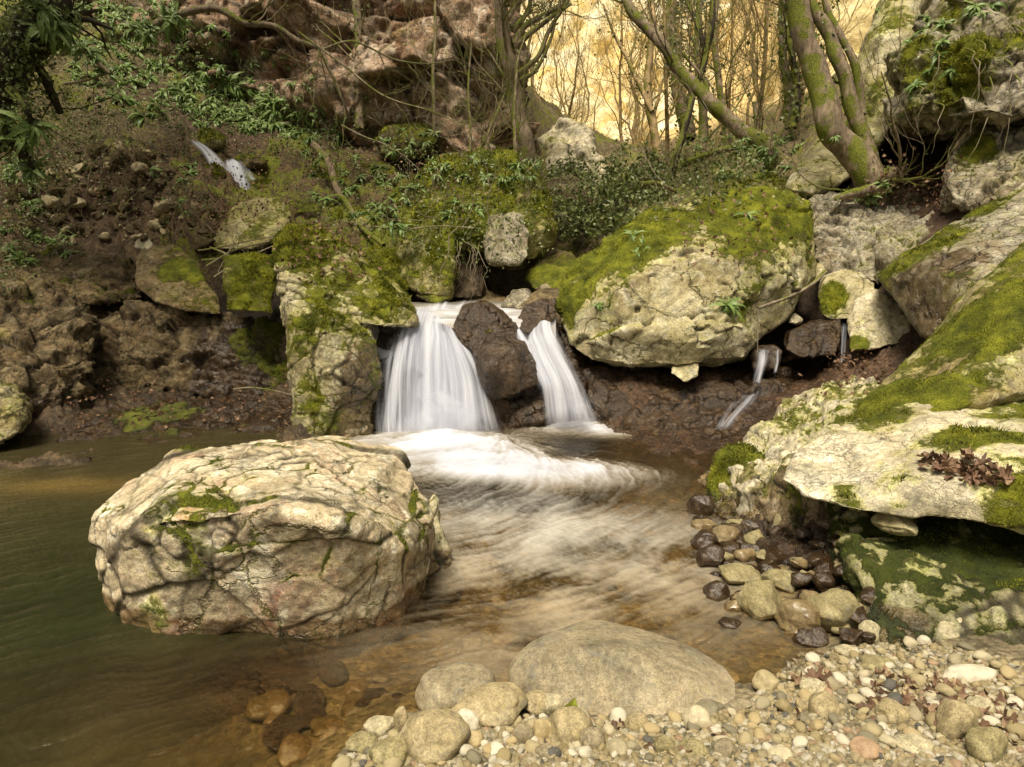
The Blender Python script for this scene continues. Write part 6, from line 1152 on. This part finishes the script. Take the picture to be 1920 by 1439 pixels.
# plants and leaves are laid on solid surfaces only: water is skipped while casting
for o in scene.objects:
    if o.name.startswith(('water', 'upper_water', 'haze', 'cascade', 'upper_run', 'side_thread')) or o.name.split('.')[0] in ('crown', 'foliage', 'twigs', 'limbs'): o.hide_set(True)
bpy.context.view_layer.update(); dg = bpy.context.evaluated_depsgraph_get()
build_plants(dg); build_pebbles(dg)
for o in scene.objects:
    if o.hide_get(): o.hide_set(False)
FUZZ = {'huge rounded boulder': (60000, .010), 'long sloping boulder': (80000, .009), 'broad cream white': (45000, .012), 'tall tan slab': (60000, .016), 'rounded outcrop': (90000, .024), 'squarish block': (20000, .018), 'green mossy block': (25000, .025), 'low rock cushioned': (15000, .025), 'large cracked': (26000, .008), 'grey overhang': (50000, .025), 'tilted mossy': (15000, .02), 'knobbly outcrop': (14000, .013), 'leaning rock pillar': (25000, .02), 'green stained': (25000, .006), 'craggy cream': (20000, .010), 'angular mossy': (12000, .02), 'big angular': (18000, .014), 'round boulder half': (9000, .016), 'mossy rubble': (15000, .03), 'round mossy knoll': (10000, .03)}
for o in list(scene.objects):
    lb = o.get('label') or ''
    for k, a in FUZZ.items():
        if lb.startswith(k): moss_fuzz(o, *a)
    if o.name.startswith('mossy_rock') and not o.children and o.type == 'MESH': moss_fuzz(o, 8000, .025)
# every rock gets its origin at its own foot
for o in list(scene.objects):
    if o.type == 'MESH' and o.parent is None and o.location.length == 0 and o.get('kind') is None:
        b = recenter(o)
        for ch in o.children:
            c = cos_of(ch.data) - b; ch.data.vertices.foreach_set('co', c.astype(np.float32).ravel()); ch.data.update()
for o in scene.objects:
    if 'seed' in o.keys(): del o['seed']

# ---------------------------------------------------------------- light
SUN_EL, SUN_AZ = R(66), R(205)           # azimuth clockwise from +Y
world = bpy.data.worlds.new('World'); scene.world = world; world.use_nodes = True; wt = NT(world.node_tree)
for n in list(world.node_tree.nodes): world.node_tree.nodes.remove(n)
sky = wt.n('ShaderNodeTexSky', sky_type='NISHITA'); sky.sun_disc = False; sky.sun_elevation = SUN_EL; sky.sun_rotation = SUN_AZ; sky.air_density = 1.0; sky.dust_density = 4.0
hs = wt.n('ShaderNodeHueSaturation'); hs.inputs['Saturation'].default_value = .35; wt.l(sky.outputs[0], hs.inputs['Color'])
wm = wt.mix(1.0, hs.outputs[0], (1.35, 1.22, .98), 'MULTIPLY')
bg = wt.n('ShaderNodeBackground'); bg.inputs['Strength'].default_value = .062; wt.l(wm, bg.inputs['Color'])
wo = wt.n('ShaderNodeOutputWorld'); wt.l(bg.outputs[0], wo.inputs['Surface'])
sd = bpy.data.lights.new('sun', 'SUN'); sd.energy = 5.0; sd.angle = R(24); sd.color = (1.0, .885, .70); so = bpy.data.objects.new('sun', sd); COL.objects.link(so)
dirv = Vector((math.sin(SUN_AZ) * math.cos(SUN_EL), math.cos(SUN_AZ) * math.cos(SUN_EL), math.sin(SUN_EL))); so.rotation_euler = dirv.to_track_quat('Z', 'Y').to_euler(); so.location = (0, -3, 12)
scene.view_settings.view_transform = 'Standard'; scene.view_settings.look = 'None'; scene.view_settings.exposure = 0; scene.view_settings.gamma = 1
scene.cycles.max_bounces = 5; scene.cycles.diffuse_bounces = 2; scene.cycles.glossy_bounces = 2; scene.cycles.transparent_max_bounces = 10; scene.cycles.transmission_bounces = 2
scene.cycles.use_adaptive_sampling = True; scene.cycles.adaptive_threshold = .02
scene.cycles.use_denoising = True
